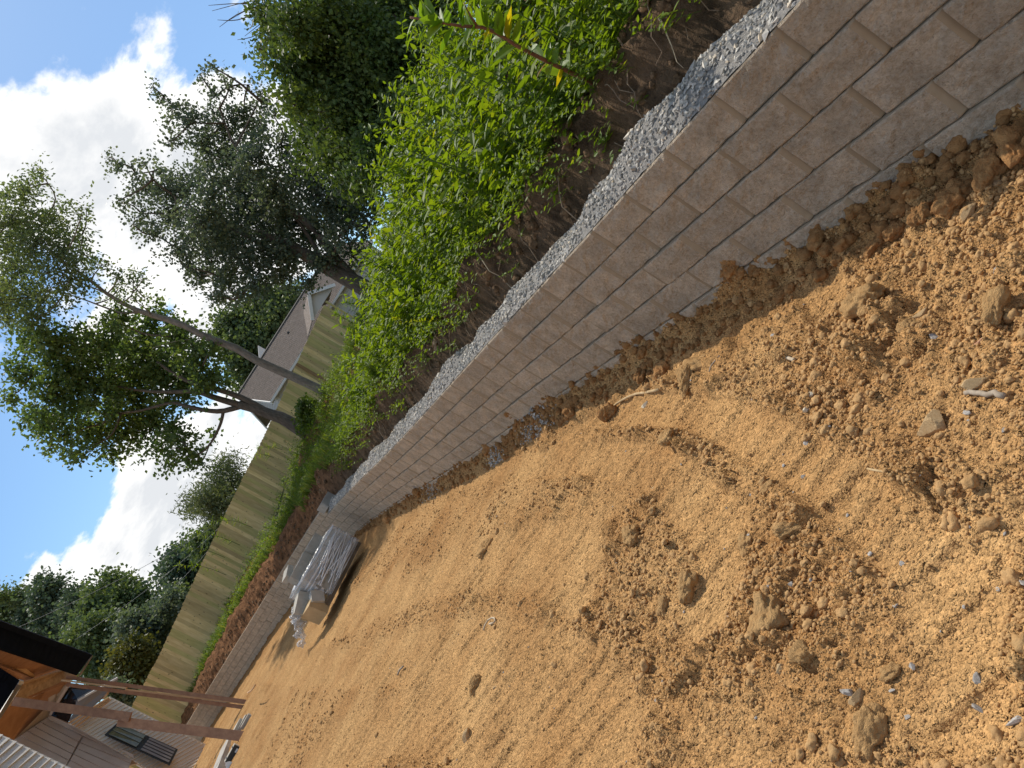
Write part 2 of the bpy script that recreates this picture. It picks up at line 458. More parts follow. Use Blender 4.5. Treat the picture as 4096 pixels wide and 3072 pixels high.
M['siding_tan'] = mat('siding_tan', (.44, .345, .27), .6, (.49, .39, .31), 2, 4, spec=.3)
M['siding_cream'] = mat('siding_cream', (.60, .50, .38), .55, (.66, .56, .44), 2, 4, spec=.35)
M['siding_white'] = mat('siding_white', (.66, .63, .58), .45, (.72, .69, .64), 2, 4, spec=.45)
M['siding_grey'] = mat('siding_grey', (.55, .54, .52), .6, spec=.3)
M['gap_backing_dark'] = mat('gap_backing_dark', (.20, .11, .06), .9, (.26, .15, .085), 3, 4)  # dark tone of the panel added behind the porch gaps
M['glass'] = mat('glass', (.012, .015, .018), .08, spec=.6)
M['glass_fence_reflection'] = mat('glass_fence_reflection', (.10, .10, .05), .15, (.16, .15, .08), 6, 3, spec=.6)  # reflection of the fence put into the pane colour
M['frame_dark'] = mat('frame_dark', (.035, .037, .035), .5)
M['grey_metal'] = mat('grey_metal', (.22, .20, .19), .5)
def shingle_rows(nt, cur, vec):
    return cur
M['shingle'] = mat('shingle', (.20, .165, .135), .95, (.33, .275, .235), 7, 6, 0.6, 40, 0.02, stretch=(.6, .6, 3.2), spec=.1)
M['concrete'] = mat('concrete', (.42, .38, .31), .95, (.52, .47, .39), 4, 7, 0.4, 80, 0.01)
M['wood_grey'] = mat('wood_grey', (.33, .30, .26), .9, (.46, .43, .38), 4, 7, 0.4, 30, 0.004)
M['pallet_wood'] = mat('pallet_wood', (.10, .075, .05), .9, (.20, .15, .10), 5, 6, 0.3, 30, 0.004)
M['cardboard'] = mat('cardboard', (.42, .29, .15), .9, (.52, .37, .20), 4, 5, 0.2, 20, 0.004)
M['wire'] = mat('wire', (.10, .11, .12), .6)
M['film'] = mat('film', (.86, .86, .85), .22, spec=.8)  # white puts the sky's bright streaks into the film colour
# stretch wrap: glossy clear film with milky folds
pm = bpy.data.materials.new('plastic_wrap'); pm.use_nodes = True
nt = pm.node_tree; b = nt.nodes['Principled BSDF']
b.inputs['Base Color'].default_value = (.80, .80, .80, 1); b.inputs['Roughness'].default_value = .18
tcn = nt.nodes.new('ShaderNodeTexCoord'); mp = nt.nodes.new('ShaderNodeMapping'); mp.inputs['Scale'].default_value = (2.0, 2.0, 26)
mp.inputs['Rotation'].default_value = (.10, .12, .3)
nz = nt.nodes.new('ShaderNodeTexNoise'); nz.inputs['Scale'].default_value = 1.0; nz.inputs['Detail'].default_value = 5
nt.links.new(tcn.outputs['Object'], mp.inputs[0]); nt.links.new(mp.outputs[0], nz.inputs[0])
mr = nt.nodes.new('ShaderNodeMapRange'); mr.inputs[1].default_value, mr.inputs[2].default_value = .50, .66
mr.inputs[3].default_value, mr.inputs[4].default_value = .30, .95
nt.links.new(nz.outputs[0], mr.inputs[0])
tb = nt.nodes.new('ShaderNodeBsdfTransparent'); ms = nt.nodes.new('ShaderNodeMixShader')
nt.links.new(mr.outputs[0], ms.inputs[0]); nt.links.new(tb.outputs[0], ms.inputs[1]); nt.links.new(b.outputs[0], ms.inputs[2])
bpn = nt.nodes.new('ShaderNodeBump'); bpn.inputs['Strength'].default_value = .9; bpn.inputs['Distance'].default_value = .03
nt.links.new(nz.outputs[0], bpn.inputs['Height']); nt.links.new(bpn.outputs[0], b.inputs['Normal'])
nt.links.new(ms.outputs[0], nt.nodes['Material Output'].inputs[0])
M['wrap'] = pm

# ------------------------------------------------------------------ the wall's course in plan
WP = np.array([(4.6, -3.2), (3.3, -.4), (1.79, 2.82), (1.35, 3.82), (1.04, 4.40), (.75, 5.02), (.08, 6.57), (-.83, 8.5), (-1.2, 9.3), (-2.44, 12.1),
               (-3.4, 14.14), (-5.0, 17.3), (-6.1, 18.9), (-7.5, 20.3), (-9.2, 21.8), (-11.4, 23.2), (-13.9, 24.7), (-16.2, 26.), (-20, 28.2), (-26, 31.5)])
WS = spline(WP, 2400)
seg = np.r_[0, np.cumsum(np.hypot(*np.diff(WS, axis=0).T))]
WTOT = seg[-1]
ss = np.linspace(0, WTOT, 2400)
WX, WY = np.interp(ss, seg, WS[:, 0]), np.interp(ss, seg, WS[:, 1])
for _ in range(3):                                       # ease small kinks
    k = np.ones(61) / 61
    WX[30:-30] = np.convolve(WX, k, 'valid'); WY[30:-30] = np.convolve(WY, k, 'valid')
TXY = unit(np.stack([np.gradient(WX), np.gradient(WY)], 1))
def wall_at(s):
    p = np.array([np.interp(s, ss, WX), np.interp(s, ss, WY)])
    t = np.array([np.interp(s, ss, TXY[:, 0]), np.interp(s, ss, TXY[:, 1])])
    t = t / np.linalg.norm(t)
    return p, t, np.array([t[1], -t[0]])                 # point, along, behind (uphill)
def s_of(x, y):                                          # nearest arc length and signed offset behind the wall
    x = np.asarray(x, float); y = np.asarray(y, float)
    sh = x.shape; x = x.ravel(); y = y.ravel()
    sub = slice(0, None, 12)
    cxs, cys = WX[sub], WY[sub]
    out = np.empty(len(x), int)
    for i in range(0, len(x), 20000):
        d = (x[i:i + 20000, None] - cxs) ** 2 + (y[i:i + 20000, None] - cys) ** 2
        out[i:i + 20000] = d.argmin(1)
    idx = np.clip(out * 12, 0, len(WX) - 1)
    tx, ty = TXY[idx, 0], TXY[idx, 1]
    dx, dy = x - WX[idx], y - WY[idx]
    s = ss[idx] + dx * tx + dy * ty
    o = dx * ty - dy * tx
    return s.reshape(sh), o.reshape(sh)
S0 = float(s_of(np.array([1.79]), np.array([2.82]))[0][0])      # a joint of the top course stands here
SSTEP = float(s_of(np.array([-5.0]), np.array([17.3]))[0][0])   # the wall steps up one course here
def lift(s):
    return 0.10 * sstep(S0 + 8, SSTEP, np.asarray(s, float))
ZTOP = 1.03

# ------------------------------------------------------------------ yard ground
foot_s = [S0 + v for v in (-6, -.4, .0, .3, .6, .9, 1.25, 1.6, 2.1, 2.9, 4.9, 5.6, 7.6, 10.4, 16.8, 20, 24, 28)]
foot_z = [.08, .10, .12, .17, .15, .17, .24, .13, .22, .20, .27, .18, .25, .25, .30, .50, .56, .56]
def base_h(x, y):
    r = np.hypot(x, y)
    far = .42 * sstep(11, 23, y) * sstep(4, -8, x)
    return far + .03 * fbm(x * .35, y * .35, 2, 5) * sstep(1, 5, r)
def track_mask(x, y):
    a = 0
    for P, wd in TRACKS:
        d = np.full(np.shape(x), 99.0)
        for p, q in zip(P[:-1], P[1:]):
            e = q - p; t = np.clip(((x - p[0]) * e[0] + (y - p[1]) * e[1]) / (e @ e), 0, 1)
            d = np.minimum(d, np.hypot(x - p[0] - t * e[0], y - p[1] - t * e[1]))
        a = np.maximum(a, 1 - sstep(wd * .75, wd * 1.15, d))
    return a
def tr(*px):
    return spline(np.array([onz(a, b, .05)[:2] for a, b in px]), 24)
TRACKS = [(tr((1420, 2260), (1735, 1961), (2103, 1857), (2524, 1835), (2734, 1988), (2866, 2200), (2790, 2420)), .17),
          (tr((2200, 1790), (2430, 1650), (2700, 1630), (2944, 1700), (3260, 1883), (3628, 2198), (3786, 2514), (3800, 2800)), .14),
          (tr((1250, 2560), (1500, 2420), (1800, 2270), (2120, 2210), (2300, 2300)), .30),
          (tr((2450, 1510), (2750, 1390), (2950, 1240), (3060, 960)), .15), (tr((3060, 960), (3200, 1060), (3300, 1200)), .14),
          (tr((1080, 2700), (1350, 2660), (1700, 2600), (2000, 2640), (2250, 2780), (2350, 2950)), .34),
          (tr((1100, 2480), (1350, 2430), (1560, 2330)), .4),
          (tr((1250, 3000), (1500, 2900), (1800, 2850), (2000, 2950)), .34)]
def ground_h(x, y, micro=True, want_tone=False):
    x = np.asarray(x, float); y = np.asarray(y, float)
    s, o = s_of(x, y)
    z = base_h(x, y)
    r = np.hypot(x, y)
    fz = np.interp(s, foot_s, foot_z)
    e = -o                                                    # distance in front of the wall
    wob = .10 * fbm(s * 1.6, s * 0 + 3.3, 3, 41)
    bw = .26 + .7 * sstep(8, 18, s - S0)
    berm = np.clip(1 - (e + wob * .3) / (bw + wob), 0, 1) ** 1.4
    z = z + np.clip(fz - z, 0, 1) * np.where(e < bw + .2, berm, 0)
    tm = track_mask(x, y)
    rough = np.clip(.76 + 1.0 * fbm(x * .9, y * .9, 4, 9), 0, 1) * (1 - .85 * tm)
    rough = np.maximum(rough, berm * .95)
    nearf = 1 - .72 * sstep(4.2, 8.5, r)
    rough = rough * nearf
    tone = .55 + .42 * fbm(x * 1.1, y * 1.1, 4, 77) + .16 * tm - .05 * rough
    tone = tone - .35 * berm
    if micro:
        z = z + .022 * fbm(x * 2.2, y * 2.2, 3, 3) * (.4 + rough)
        # broken clods at several sizes: rounded cells, sparse for the large ones
        for sc, amp, sd_, thr in ((3.0, .085, 21, .80), (5.6, .055, 27, .72), (10, .034, 22, .58), (17, .024, 23, .40), (29, .016, 24, .22)):
            d, rv = worley(x * sc + .45 * perlin(x * sc * 1.7, y * sc * 1.7, 61), y * sc + .45 * perlin(x * sc * 1.7 + 9, y * sc * 1.7, 62), sd_)
            bump = np.sqrt(np.clip(1 - (d / .58) ** 2, 0, 1)) * np.where(rv > thr, .4 + .6 * (rv - thr) / (1 - thr), .06)
            z = z + amp * bump * np.clip(rough * 1.5, .07 if sc > 15 else 0, 1)
        z = z + .012 * fbm(x * 14, y * 14, 4, 31) * (.12 + rough)
        # machine lug prints: short ridges across the direction of travel, only where the machine ran
        ph = y + .30 * x + .06 * perlin(x * 1.2, y * 1.2, 55) + .012 * perlin(x * 9, y * 9, 56)
        brk = sstep(-.25, .15, perlin(x * 2.6 + np.floor(ph / .19) * 7.3, y * 1.1, 67))
        lug = (sstep(-.1, .5, np.sin(2 * np.pi * ph / .19)) - .4) * brk
        on = np.clip(tm * 1.1 - .05, 0, 1) + .85 * sstep(-.12, .22, perlin(x * .75 + 4, y * .55, 58)) * (1 - .8 * rough) * sstep(3.5, 5.5, r)
        z = z + .028 * lug * np.clip(on, 0, 1) * (.75 + .8 * perlin(x * 2, y * 2, 66)) - .012 * tm
    if want_tone:
        return z, np.clip(tone, 0, 1)
    return z

nA, nR = 800, 760
az = np.radians(np.linspace(-80, 66, nA))
rr = 0.75 * (46 / 0.75) ** (np.linspace(0, 1, nR))
A2, R2 = np.meshgrid(az, rr)
gx, gy = R2 * np.sin(A2), R2 * np.cos(A2)
gz, tone = ground_h(gx, gy, True, True)
sg, og = s_of(gx, gy)
gz = np.where(og > .03, np.minimum(gz, .1) - .25 * sstep(.03, .3, og), gz)
keep = og < .35
idx = np.arange(nA * nR).reshape(nR, nA)
q = np.stack([idx[:-1, :-1], idx[:-1, 1:], idx[1:, 1:], idx[1:, :-1]], -1).reshape(-1, 4)
kq = keep[:-1, :-1] & keep[1:, 1:] & keep[:-1, 1:] & keep[1:, :-1]
q = q[kq.ravel()]
used = np.unique(q); remap = np.full(nA * nR, -1); remap[used] = np.arange(len(used))
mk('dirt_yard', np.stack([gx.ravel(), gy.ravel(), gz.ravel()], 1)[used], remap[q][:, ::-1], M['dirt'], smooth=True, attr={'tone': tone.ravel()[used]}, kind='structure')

# land to the horizon
def ring_land():
    n = 64; V = []; radii = [0.3, 1.2, 46, 120, 400, 1500]
    for k, r_ in enumerate(radii):
        for i in range(n):
            a = 2 * math.pi * i / n
            V.append((r_ * math.sin(a), r_ * math.cos(a) , -.14 if k < 3 else -.3))
    Fq = [(k * n + i, k * n + (i + 1) % n, (k + 1) * n + (i + 1) % n, (k + 1) * n + i) for k in range(len(radii) - 1) for i in range(n)]
    Fq.append(tuple(range(n)))
    mk('ground', V, [f[::-1] for f in Fq], M['dirt'], kind='structure', attr={'tone': np.full(len(V), .5)})
ring_land()

# ------------------------------------------------------------------ bank behind the wall
HC = np.array([(-26, 31, 1.5), (-18.3, 28.1, 1.64), (-12.3, 30.8, 2.47), (-7.85, 32.9, 3.08), (-4.4, 34.5, 3.68), (-1.3, 36.1, 4.2), (4, 38, 4.6), (4.5, 8, 2.7), (3.2, 12, 2.7), (1.5, 15, 2.6), (-3.3, 23.5, 2.95),
               (-4.9, 24.5, 2.9), (0.3, 20.5, 3.0), (2.9, 4.2, 2.0), (1.6, 8, 2.05), (-.2, 13, 2.05), (-2.5, 17.5, 2.05), (-5.2, 20.5, 2.0), (3.5, 12, 2.75),
               (6, 8, 2.8), (7, 15, 3.2), (9, 22, 3.9), (14, 10, 3.6), (12, 30, 4.6), (5, 1, 2.2), (-8.2, 24.5, 2.0), (-12.5, 26.8, 1.85), (-10, 26, 2.1), (-30, 60, 3), (0, 70, 5), (30, 60, 6), (-60, 45, 1.5), (40, 20, 5)])
def hill_h(x, y):
    x = np.asarray(x, float)[..., None]; y = np.asarray(y, float)[..., None]
    d2 = (x - HC[:, 0]) ** 2 + (y - HC[:, 1]) ** 2 + .6
    wgt = d2 ** -1.6
    return (wgt * HC[:, 2]).sum(-1) / wgt.sum(-1)
def wall_top(s):
    return ZTOP + lift(s) + np.where(np.asarray(s) > SSTEP, .2, 0)
def bank_h(x, y, so=None):
    s, o = s_of(x, y) if so is None else so
    top = ZTOP + lift(s) + .2 * sstep(SSTEP - .3, SSTEP + .5, s)
    h = hill_h(x, y)
    wob = .16 * fbm(s * .9, s * 0, 3, 12)
    o1 = .42 + .3 * wob; o2 = .85 + wob + .5 * sstep(S0 + 14, S0 + 20, s)
    crest = np.minimum(h, top + .44 + .10 * sstep(S0 + 6, S0 + 9, s) + .2 * fbm(s * .5, s * 0 + 2, 2, 14))
    t = sstep(o1, o2, o)
    z = (top - .08) * (1 - t) + crest * t
    far = sstep(o2, o2 + 3.5, o)
    z = z * (1 - far) + h * far
    nb = sstep(.35, .6, o) * (1 - .75 * sstep(2, 4, o))
    z = z + nb * (.13 * fbm(s * 2.2, o * 2.6, 4, 33) + .05 * fbm(s * 7, o * 9, 3, 34))
    return z + .06 * fbm(x * .5, y * .5, 3, 35) * sstep(1.2, 3, o)
# near strip: fine grid that follows the wall; beyond it a coarse sheet
sv = np.linspace(S0 - 4.5, S0 + 36, 620); ov = np.r_[np.linspace(.20, 2.4, 64), np.linspace(2.6, 6, 10)]
S2, O2 = np.meshgrid(sv, ov)
PX = np.interp(S2, ss, WX); PY = np.interp(S2, ss, WY)
tx = np.interp(S2, ss, TXY[:, 0]); ty = np.interp(S2, ss, TXY[:, 1])
BX, BY = PX + O2 * ty, PY - O2 * tx
BZ = bank_h(BX, BY, (S2, O2))
und = sstep(.5, .9, O2) * (1 - sstep(.9, 1.4, O2)) * .16 * fbm(S2 * 1.7, O2 * 2, 3, 91) * (1 - .6 * sstep(S0 + 13, S0 + 18, S2))
BX -= und * ty; BY += und * tx
n_s, n_o = len(sv), len(ov)
idx = np.arange(n_s * n_o).reshape(n_o, n_s)
q = np.stack([idx[:-1, :-1], idx[:-1, 1:], idx[1:, 1:], idx[1:, :-1]], -1).reshape(-1, 4)
mk('dirt_bank', np.stack([BX.ravel(), BY.ravel(), BZ.ravel()], 1), q, M['bank'], smooth=True,
   attr={'red': sstep(S0 + 13, S0 + 19, S2).ravel()}, kind='structure')
xs = np.linspace(-70, 60, 150); ys = np.r_[np.linspace(-12, 44, 110), np.linspace(46, 160, 30)]
X2, Y2 = np.meshgrid(xs, ys)
s2, o2 = s_of(X2, Y2)
Z2 = bank_h(X2, Y2) - .10 * (1 - sstep(5, 6, o2)) - .03
idx = np.arange(X2.size).reshape(X2.shape)
q = np.stack([idx[:-1, :-1], idx[:-1, 1:], idx[1:, 1:], idx[1:, :-1]], -1).reshape(-1, 4)
ok = (o2 > 2.2) & (s2 > -1)
kq = (ok[:-1, :-1] & ok[1:, 1:] & ok[:-1, 1:] & ok[1:, :-1]).ravel()
mk('hillside', np.stack([X2.ravel(), Y2.ravel(), Z2.ravel()], 1), q[kq], M['soil'], smooth=True, kind='structure')

# ------------------------------------------------------------------ retaining wall of blocks
BL, BH, BD = 0.425, 0.2, 0.30
def block_mesh(seed, hgt=BH):
    r = np.random.default_rng(seed)
    l = BL - .005; h = hgt - .005
    ch, cd = .030, .026                                        # chamfered ends
    us = np.r_[-l / 2, -l / 2 + .01, np.linspace(-l / 2 + .01, l / 2 - ch, 15)[1:-1], l / 2 - ch, l / 2]
    vs_ = np.r_[0, .008, np.linspace(.008, h - .008, 8)[1:-1], h - .008, h]
    U, Vv = np.meshgrid(us, vs_)
    D = .015 * fbm(U * 11 + seed * 7.7, Vv * 11, 3, seed) + .006 * perlin(U * 50, Vv * 50, seed + 3)
    edge = np.where(U > l / 2 - ch + 1e-6, 1, 0)
    D = np.where(edge > 0, cd, D * np.where(np.abs(U) > l / 2 - ch - 1e-4, .3, 1))
    D = D + np.where((Vv < 1e-6) | (Vv > h - 1e-6), .006, 0)
    front = np.stack([U.ravel(), D.ravel(), Vv.ravel()], 1)
    nu, nv = len(us), len(vs_)
    idx = np.arange(nu * nv).reshape(nv, nu)
    Fc = []; mi = []
    for j in range(nv - 1):
        for i in range(nu - 1):
            Fc.append((idx[j, i], idx[j, i + 1], idx[j + 1, i + 1], idx[j + 1, i])); mi.append(1 if i == nu - 2 else 0)
    rim = list(idx[0, :]) + list(idx[1:, -1]) + list(idx[-1, -2::-1]) + list(idx[-2:0:-1, 0])
    V = list(front); b0 = len(V)
    for i in rim:
        p = front[i]; V.append((p[0] * .98, BD, p[2]))
    m_ = len(rim)
    for k in range(m_):
        Fc.append((rim[k], b0 + k, b0 + (k + 1) % m_, rim[(k + 1) % m_])); mi.append(1)
    Fc.append(tuple(range(b0, b0 + m_))); mi.append(1)
    me = mesh_data('block', V, Fc, M['block']); me.materials.append(M['block_side'])
    me.polygons.foreach_set('material_index', np.array(mi, np.int32)); me.update()
    return me
BM = [block_mesh(100 + i) for i in range(8)]
wroot = thing('retaining_wall', 'long curved retaining wall of tan split-face concrete blocks below the weedy bank', 'retaining wall', (1.0, 4.4, 0))
cand = []
nblk = int((WTOT - 1) / BL)
for c in range(-1, 6):
    for k in range(-22, 110):
        sm = S0 + (k + (.5 if (c % 2 == 0) else 0.0)) * BL
        if sm < S0 - 6 or sm > min(WTOT - 1, S0 + 34): continue
        if c == -1 and sm < SSTEP + .1: continue
        p, t, bk = wall_at(sm)
        z0 = ZTOP - BH * (c + 1) + float(lift(sm))
        gh = float(np.interp(sm, foot_s, foot_z))
        if z0 + BH < gh - .08: continue
        setb = -.010 * c
        pos = np.array([p[0] + bk[0] * setb, p[1] + bk[1] * setb, z0])
        rel = pos - EYE_P; Z = rel @ FW
        if Z > .5:
            ix, iy = 2048 + F_PX * (rel @ CX) / Z, 1536 - F_PX * (rel @ CY) / Z
            vis = -350 < ix < 4450 and -350 < iy < 3400
        else: vis = False
        cand.append((0 if vis else 1, Z if Z > 0 else 99, pos, math.atan2(t[1], t[0]) + math.pi, k))
cand.sort(key=lambda a: a[:2])
base = np.array(wroot.location)
rest = MB()
for i, (v_, Z, pos, ang, k) in enumerate(cand):
    jit = random.gauss(0, .005); rot = ang + random.gauss(0, .004)
    if i < 296:
        o = bpy.data.objects.new('block', random.choice(BM)); COL.objects.link(o); o.parent = wroot
        p = pos - base + np.array([math.cos(ang + math.pi / 2), math.sin(ang + math.pi / 2), 0]) * jit
        o.location = p; o.rotation_euler = (random.gauss(0, .004), random.gauss(0, .004), rot)
    else:
        ca, sa = math.cos(ang), math.sin(ang)
        rest.box(pos + np.array([-sa * BD / 2, ca * BD / 2, BH / 2]), BL - .01, BD, BH - .008, [(ca, sa, 0), (-sa, ca, 0), (0, 0, 1)])
if rest.n:
    rest.to(wroot, 'far_blocks', M['block'], kind='stuff')
# the loose block turned on edge where the wall steps up
def loose_block(px, py, Z, rot, label, group=None, size=(.43, .30, .20), m='block_plain', z=None):
    p = at(px, py, Z)
    o = thing('loose_block', label, 'concrete block', p, group)
    mb = MB()
    sx, sy, sz = size
    pr = [(-sx / 2, -sy / 2 + .03), (-sx / 2 + .03, -sy / 2), (sx / 2 - .03, -sy / 2), (sx / 2, -sy / 2 + .03), (sx / 2 - .05, sy / 2), (-sx / 2 + .05, sy / 2)]
    mb.slab([(a, b_, 0) for a, b_ in pr], (0, 0, sz))
    V, Fc = mb.out()
    body = mk('body', V, Fc, M[m], o)
    o.rotation_euler = rot
    return o
loose_block(1318, 2020, 17.2, (0, 0, 1.0), 'loose grey block laid across the wall top where the wall steps up', size=(.46, .34, .2))

# ------------------------------------------------------------------ angular stones
ICO_V = None
def ico():
    t = (1 + 5 ** .5) / 2
    V = np.array([(-1, t, 0), (1, t, 0), (-1, -t, 0), (1, -t, 0), (0, -1, t), (0, 1, t), (0, -1, -t), (0, 1, -t), (t, 0, -1), (t, 0, 1), (-t, 0, -1), (-t, 0, 1)], float)
    Fc = np.array([(0, 11, 5), (0, 5, 1), (0, 1, 7), (0, 7, 10), (0, 10, 11), (1, 5, 9), (5, 11, 4), (11, 10, 2), (10, 7, 6), (7, 1, 8), (3, 9, 4), (3, 4, 2), (3, 2, 6), (3, 6, 8), (3, 8, 9), (4, 9, 5), (2, 4, 11), (6, 2, 10), (8, 6, 7), (9, 8, 1)])
    return V / np.linalg.norm(V[0]), Fc
IV, IF = ico()
OV = np.array([(1, 0, 0), (-1, 0, 0), (0, 1, 0), (0, -1, 0), (0, 0, 1), (0, 0, -1)], float)
OF = np.array([(0, 2, 4), (2, 1, 4), (1, 3, 4), (3, 0, 4), (2, 0, 5), (1, 2, 5), (3, 1, 5), (0, 3, 5)])
def rotmats(n, tilt=None):
    qv = rng.normal(size=(n, 4)); qv /= np.linalg.norm(qv, axis=1, keepdims=True)
    a, b_, c, d = qv.T
    return np.stack([np.stack([1 - 2 * (c * c + d * d), 2 * (b_ * c - a * d), 2 * (b_ * d + a * c)], -1),
                     np.stack([2 * (b_ * c + a * d), 1 - 2 * (b_ * b_ + d * d), 2 * (c * d - a * b_)], -1),
                     np.stack([2 * (b_ * d - a * c), 2 * (c * d + a * b_), 1 - 2 * (b_ * b_ + c * c)], -1)], 1)
def stones(P, size, TV, TF, flat=.75, jit=.22):
    n = len(P); m = len(TV)
    sh = TV[None] * (1 + rng.normal(0, jit, (n, m, 1))) * rng.uniform(.65, 1.2, (n, 1, 3))
    V = np.einsum('nij,nmj->nmi', rotmats(n), sh) * size[:, None, None]
    V[..., 2] *= flat
    V += P[:, None, :]
    Fc = (TF[None] + (np.arange(n) * m)[:, None, None]).reshape(-1, 3)
    return V.reshape(-1, 3), Fc, np.repeat(rng.random(n), m)

# drainage gravel heaped behind the top course
def gmound(s):
    return .02 + .20 * np.clip(fbm(np.asarray(s) * .85, np.asarray(s) * 0 + 7, 3, 19) + .28, 0, .9)
def gravel_zone(s):
    return (1 - sstep(SSTEP - .6, SSTEP + .1, s))
sv = np.linspace(S0 - 4, SSTEP + .3, 420); ov = np.linspace(.012, .64, 18)
S2, O2 = np.meshgrid(sv, ov)
tx = np.interp(S2, ss, TXY[:, 0]); ty = np.interp(S2, ss, TXY[:, 1])
def gz_of(s, o):
    prof = np.clip(1 - np.abs((o - .27) / .25) ** 1.6, 0, 1)
    return ZTOP + lift(s) - .004 + gmound(s) * prof + .004
GZ = gz_of(S2, O2) + .01 * fbm(S2 * 20, O2 * 20, 2, 71)
idx = np.arange(S2.size).reshape(S2.shape)
q = np.stack([idx[:-1, :-1], idx[:-1, 1:], idx[1:, 1:], idx[1:, :-1]], -1).reshape(-1, 4)
mk('gravel_bed', np.stack([(np.interp(S2, ss, WX) + O2 * ty).ravel(), (np.interp(S2, ss, WY) - O2 * tx).ravel(), GZ.ravel()], 1), q, M['gravel_bed'], smooth=True, kind='structure')
n = 15000
u = rng.random(n) ** 1.7
gs = S0 - 2.5 + u * (SSTEP - S0 + 2.4); go = .02 + .56 * rng.random(n)
gp = np.stack([np.interp(gs, ss, WX) + go * np.interp(gs, ss, TXY[:, 1]), np.interp(gs, ss, WY) - go * np.interp(gs, ss, TXY[:, 0]), gz_of(gs, go) + .004], 1)
gsize = rng.uniform(.007, .017, n) * (1 + .6 * (rng.random(n) > .93)) * (1 + .35 * u)
V, Fc, rv = stones(gp, gsize, OV, OF, .8, .28)
mk('gravel', V, Fc, M['gravel'], attr={'rnd': rv}, kind='stuff')
# a little gravel spilled at the foot and grit caught in the joints
n = 900
gs = np.r_[S0 + 4.6 + rng.normal(0, .22, 420), S0 + 6.0 + rng.normal(0, .15, 300), S0 + 9 + rng.normal(0, .25, 180)]
go = -rng.uniform(.01, .22, n)
px_, py_ = np.interp(gs, ss, WX) + go * np.interp(gs, ss, TXY[:, 1]), np.interp(gs, ss, WY) - go * np.interp(gs, ss, TXY[:, 0])
V, Fc, rv = stones(np.stack([px_, py_, ground_h(px_, py_) + .006], 1), rng.uniform(.008, .018, n), OV, OF, .8, .28)
mk('spilled_gravel', V, Fc, M['gravel'], attr={'rnd': rv}, kind='stuff')

# ------------------------------------------------------------------ crumbs and clods over the yard
def yard_points(n, rmin, rmax, pw):
    a = np.radians(rng.uniform(-58, 50, n)); r = rmin * (rmax / rmin) ** (rng.random(n) ** pw)
    x, y = r * np.sin(a), r * np.cos(a)
    s, o = s_of(x, y)
    k = o < -.03
    return x[k], y[k]
def lump_mesh(name, seed, m, rough=.25, sub=3, flat=.8, blocky=False):
    r = np.random.default_rng(seed)
    V, Fc = IV.copy(), IF.copy()
    for _ in range(sub):                                       # subdivide
        edges = {}; nv = list(V); nf = []
        def mid(a, b_):
            k_ = (min(a, b_), max(a, b_))
            if k_ not in edges:
                edges[k_] = len(nv); nv.append(unit(nv[a] + nv[b_]))
            return edges[k_]
        for a, b_, c in Fc:
            ab, bc, ca = mid(a, b_), mid(b_, c), mid(c, a)
            nf += [(a, ab, ca), (b_, bc, ab), (c, ca, bc), (ab, bc, ca)]
        V, Fc = np.array(nv), np.array(nf)
    d = 1 + rough * (fbm(V[:, 0] * 1.4 + seed, V[:, 1] * 1.4 + V[:, 2], 2, seed) + fbm(V[:, 2] * 1.4 - seed, V[:, 0] * 1.4, 2, seed + 5)) * 1.3
    if not blocky and sub >= 3:
        d = d + .10 * fbm(V[:, 0] * 5 + V[:, 2] * 3, V[:, 1] * 5 - V[:, 2] * 2 + seed, 4, seed + 2, .6)
    if blocky:                                                 # cut by flat faces
        for _ in range(10):
            nrm = unit(r.normal(size=3)); lim = r.uniform(.50, .82)
            pr = V @ nrm
            over = np.clip(pr * d - lim, 0, None)
            d = d - over / np.maximum(pr, .3)
    else:
        d = d + .10 * rough * 3 * fbm(V[:, 0] * 5 + V[:, 2] * 2, V[:, 1] * 5 + seed, 2, seed + 8)
    V = V * d[:, None] * np.array([1, r.uniform(.7, .95), flat])
    return mesh_data(name, V, Fc, m, smooth=not blocky)
LUMPS = {}
for kind, mm, rg, fl, bl in (('clod', 'big_clod', .26, .62, False), ('red', 'red_clod', .34, .8, False), ('tan', 'tan_rock', .12, .75, True), ('grey', 'grey_stone', .12, .6, True), ('pale', 'pale_stone', .12, .6, True), ('brick', 'brick_stone', .1, .5, True)):
    LUMPS[kind] = [lump_mesh(kind, 50 + 9 * i, M[mm], rg, 4 if kind in ('clod', 'red') else 3, fl, bl) for i in range(4)]
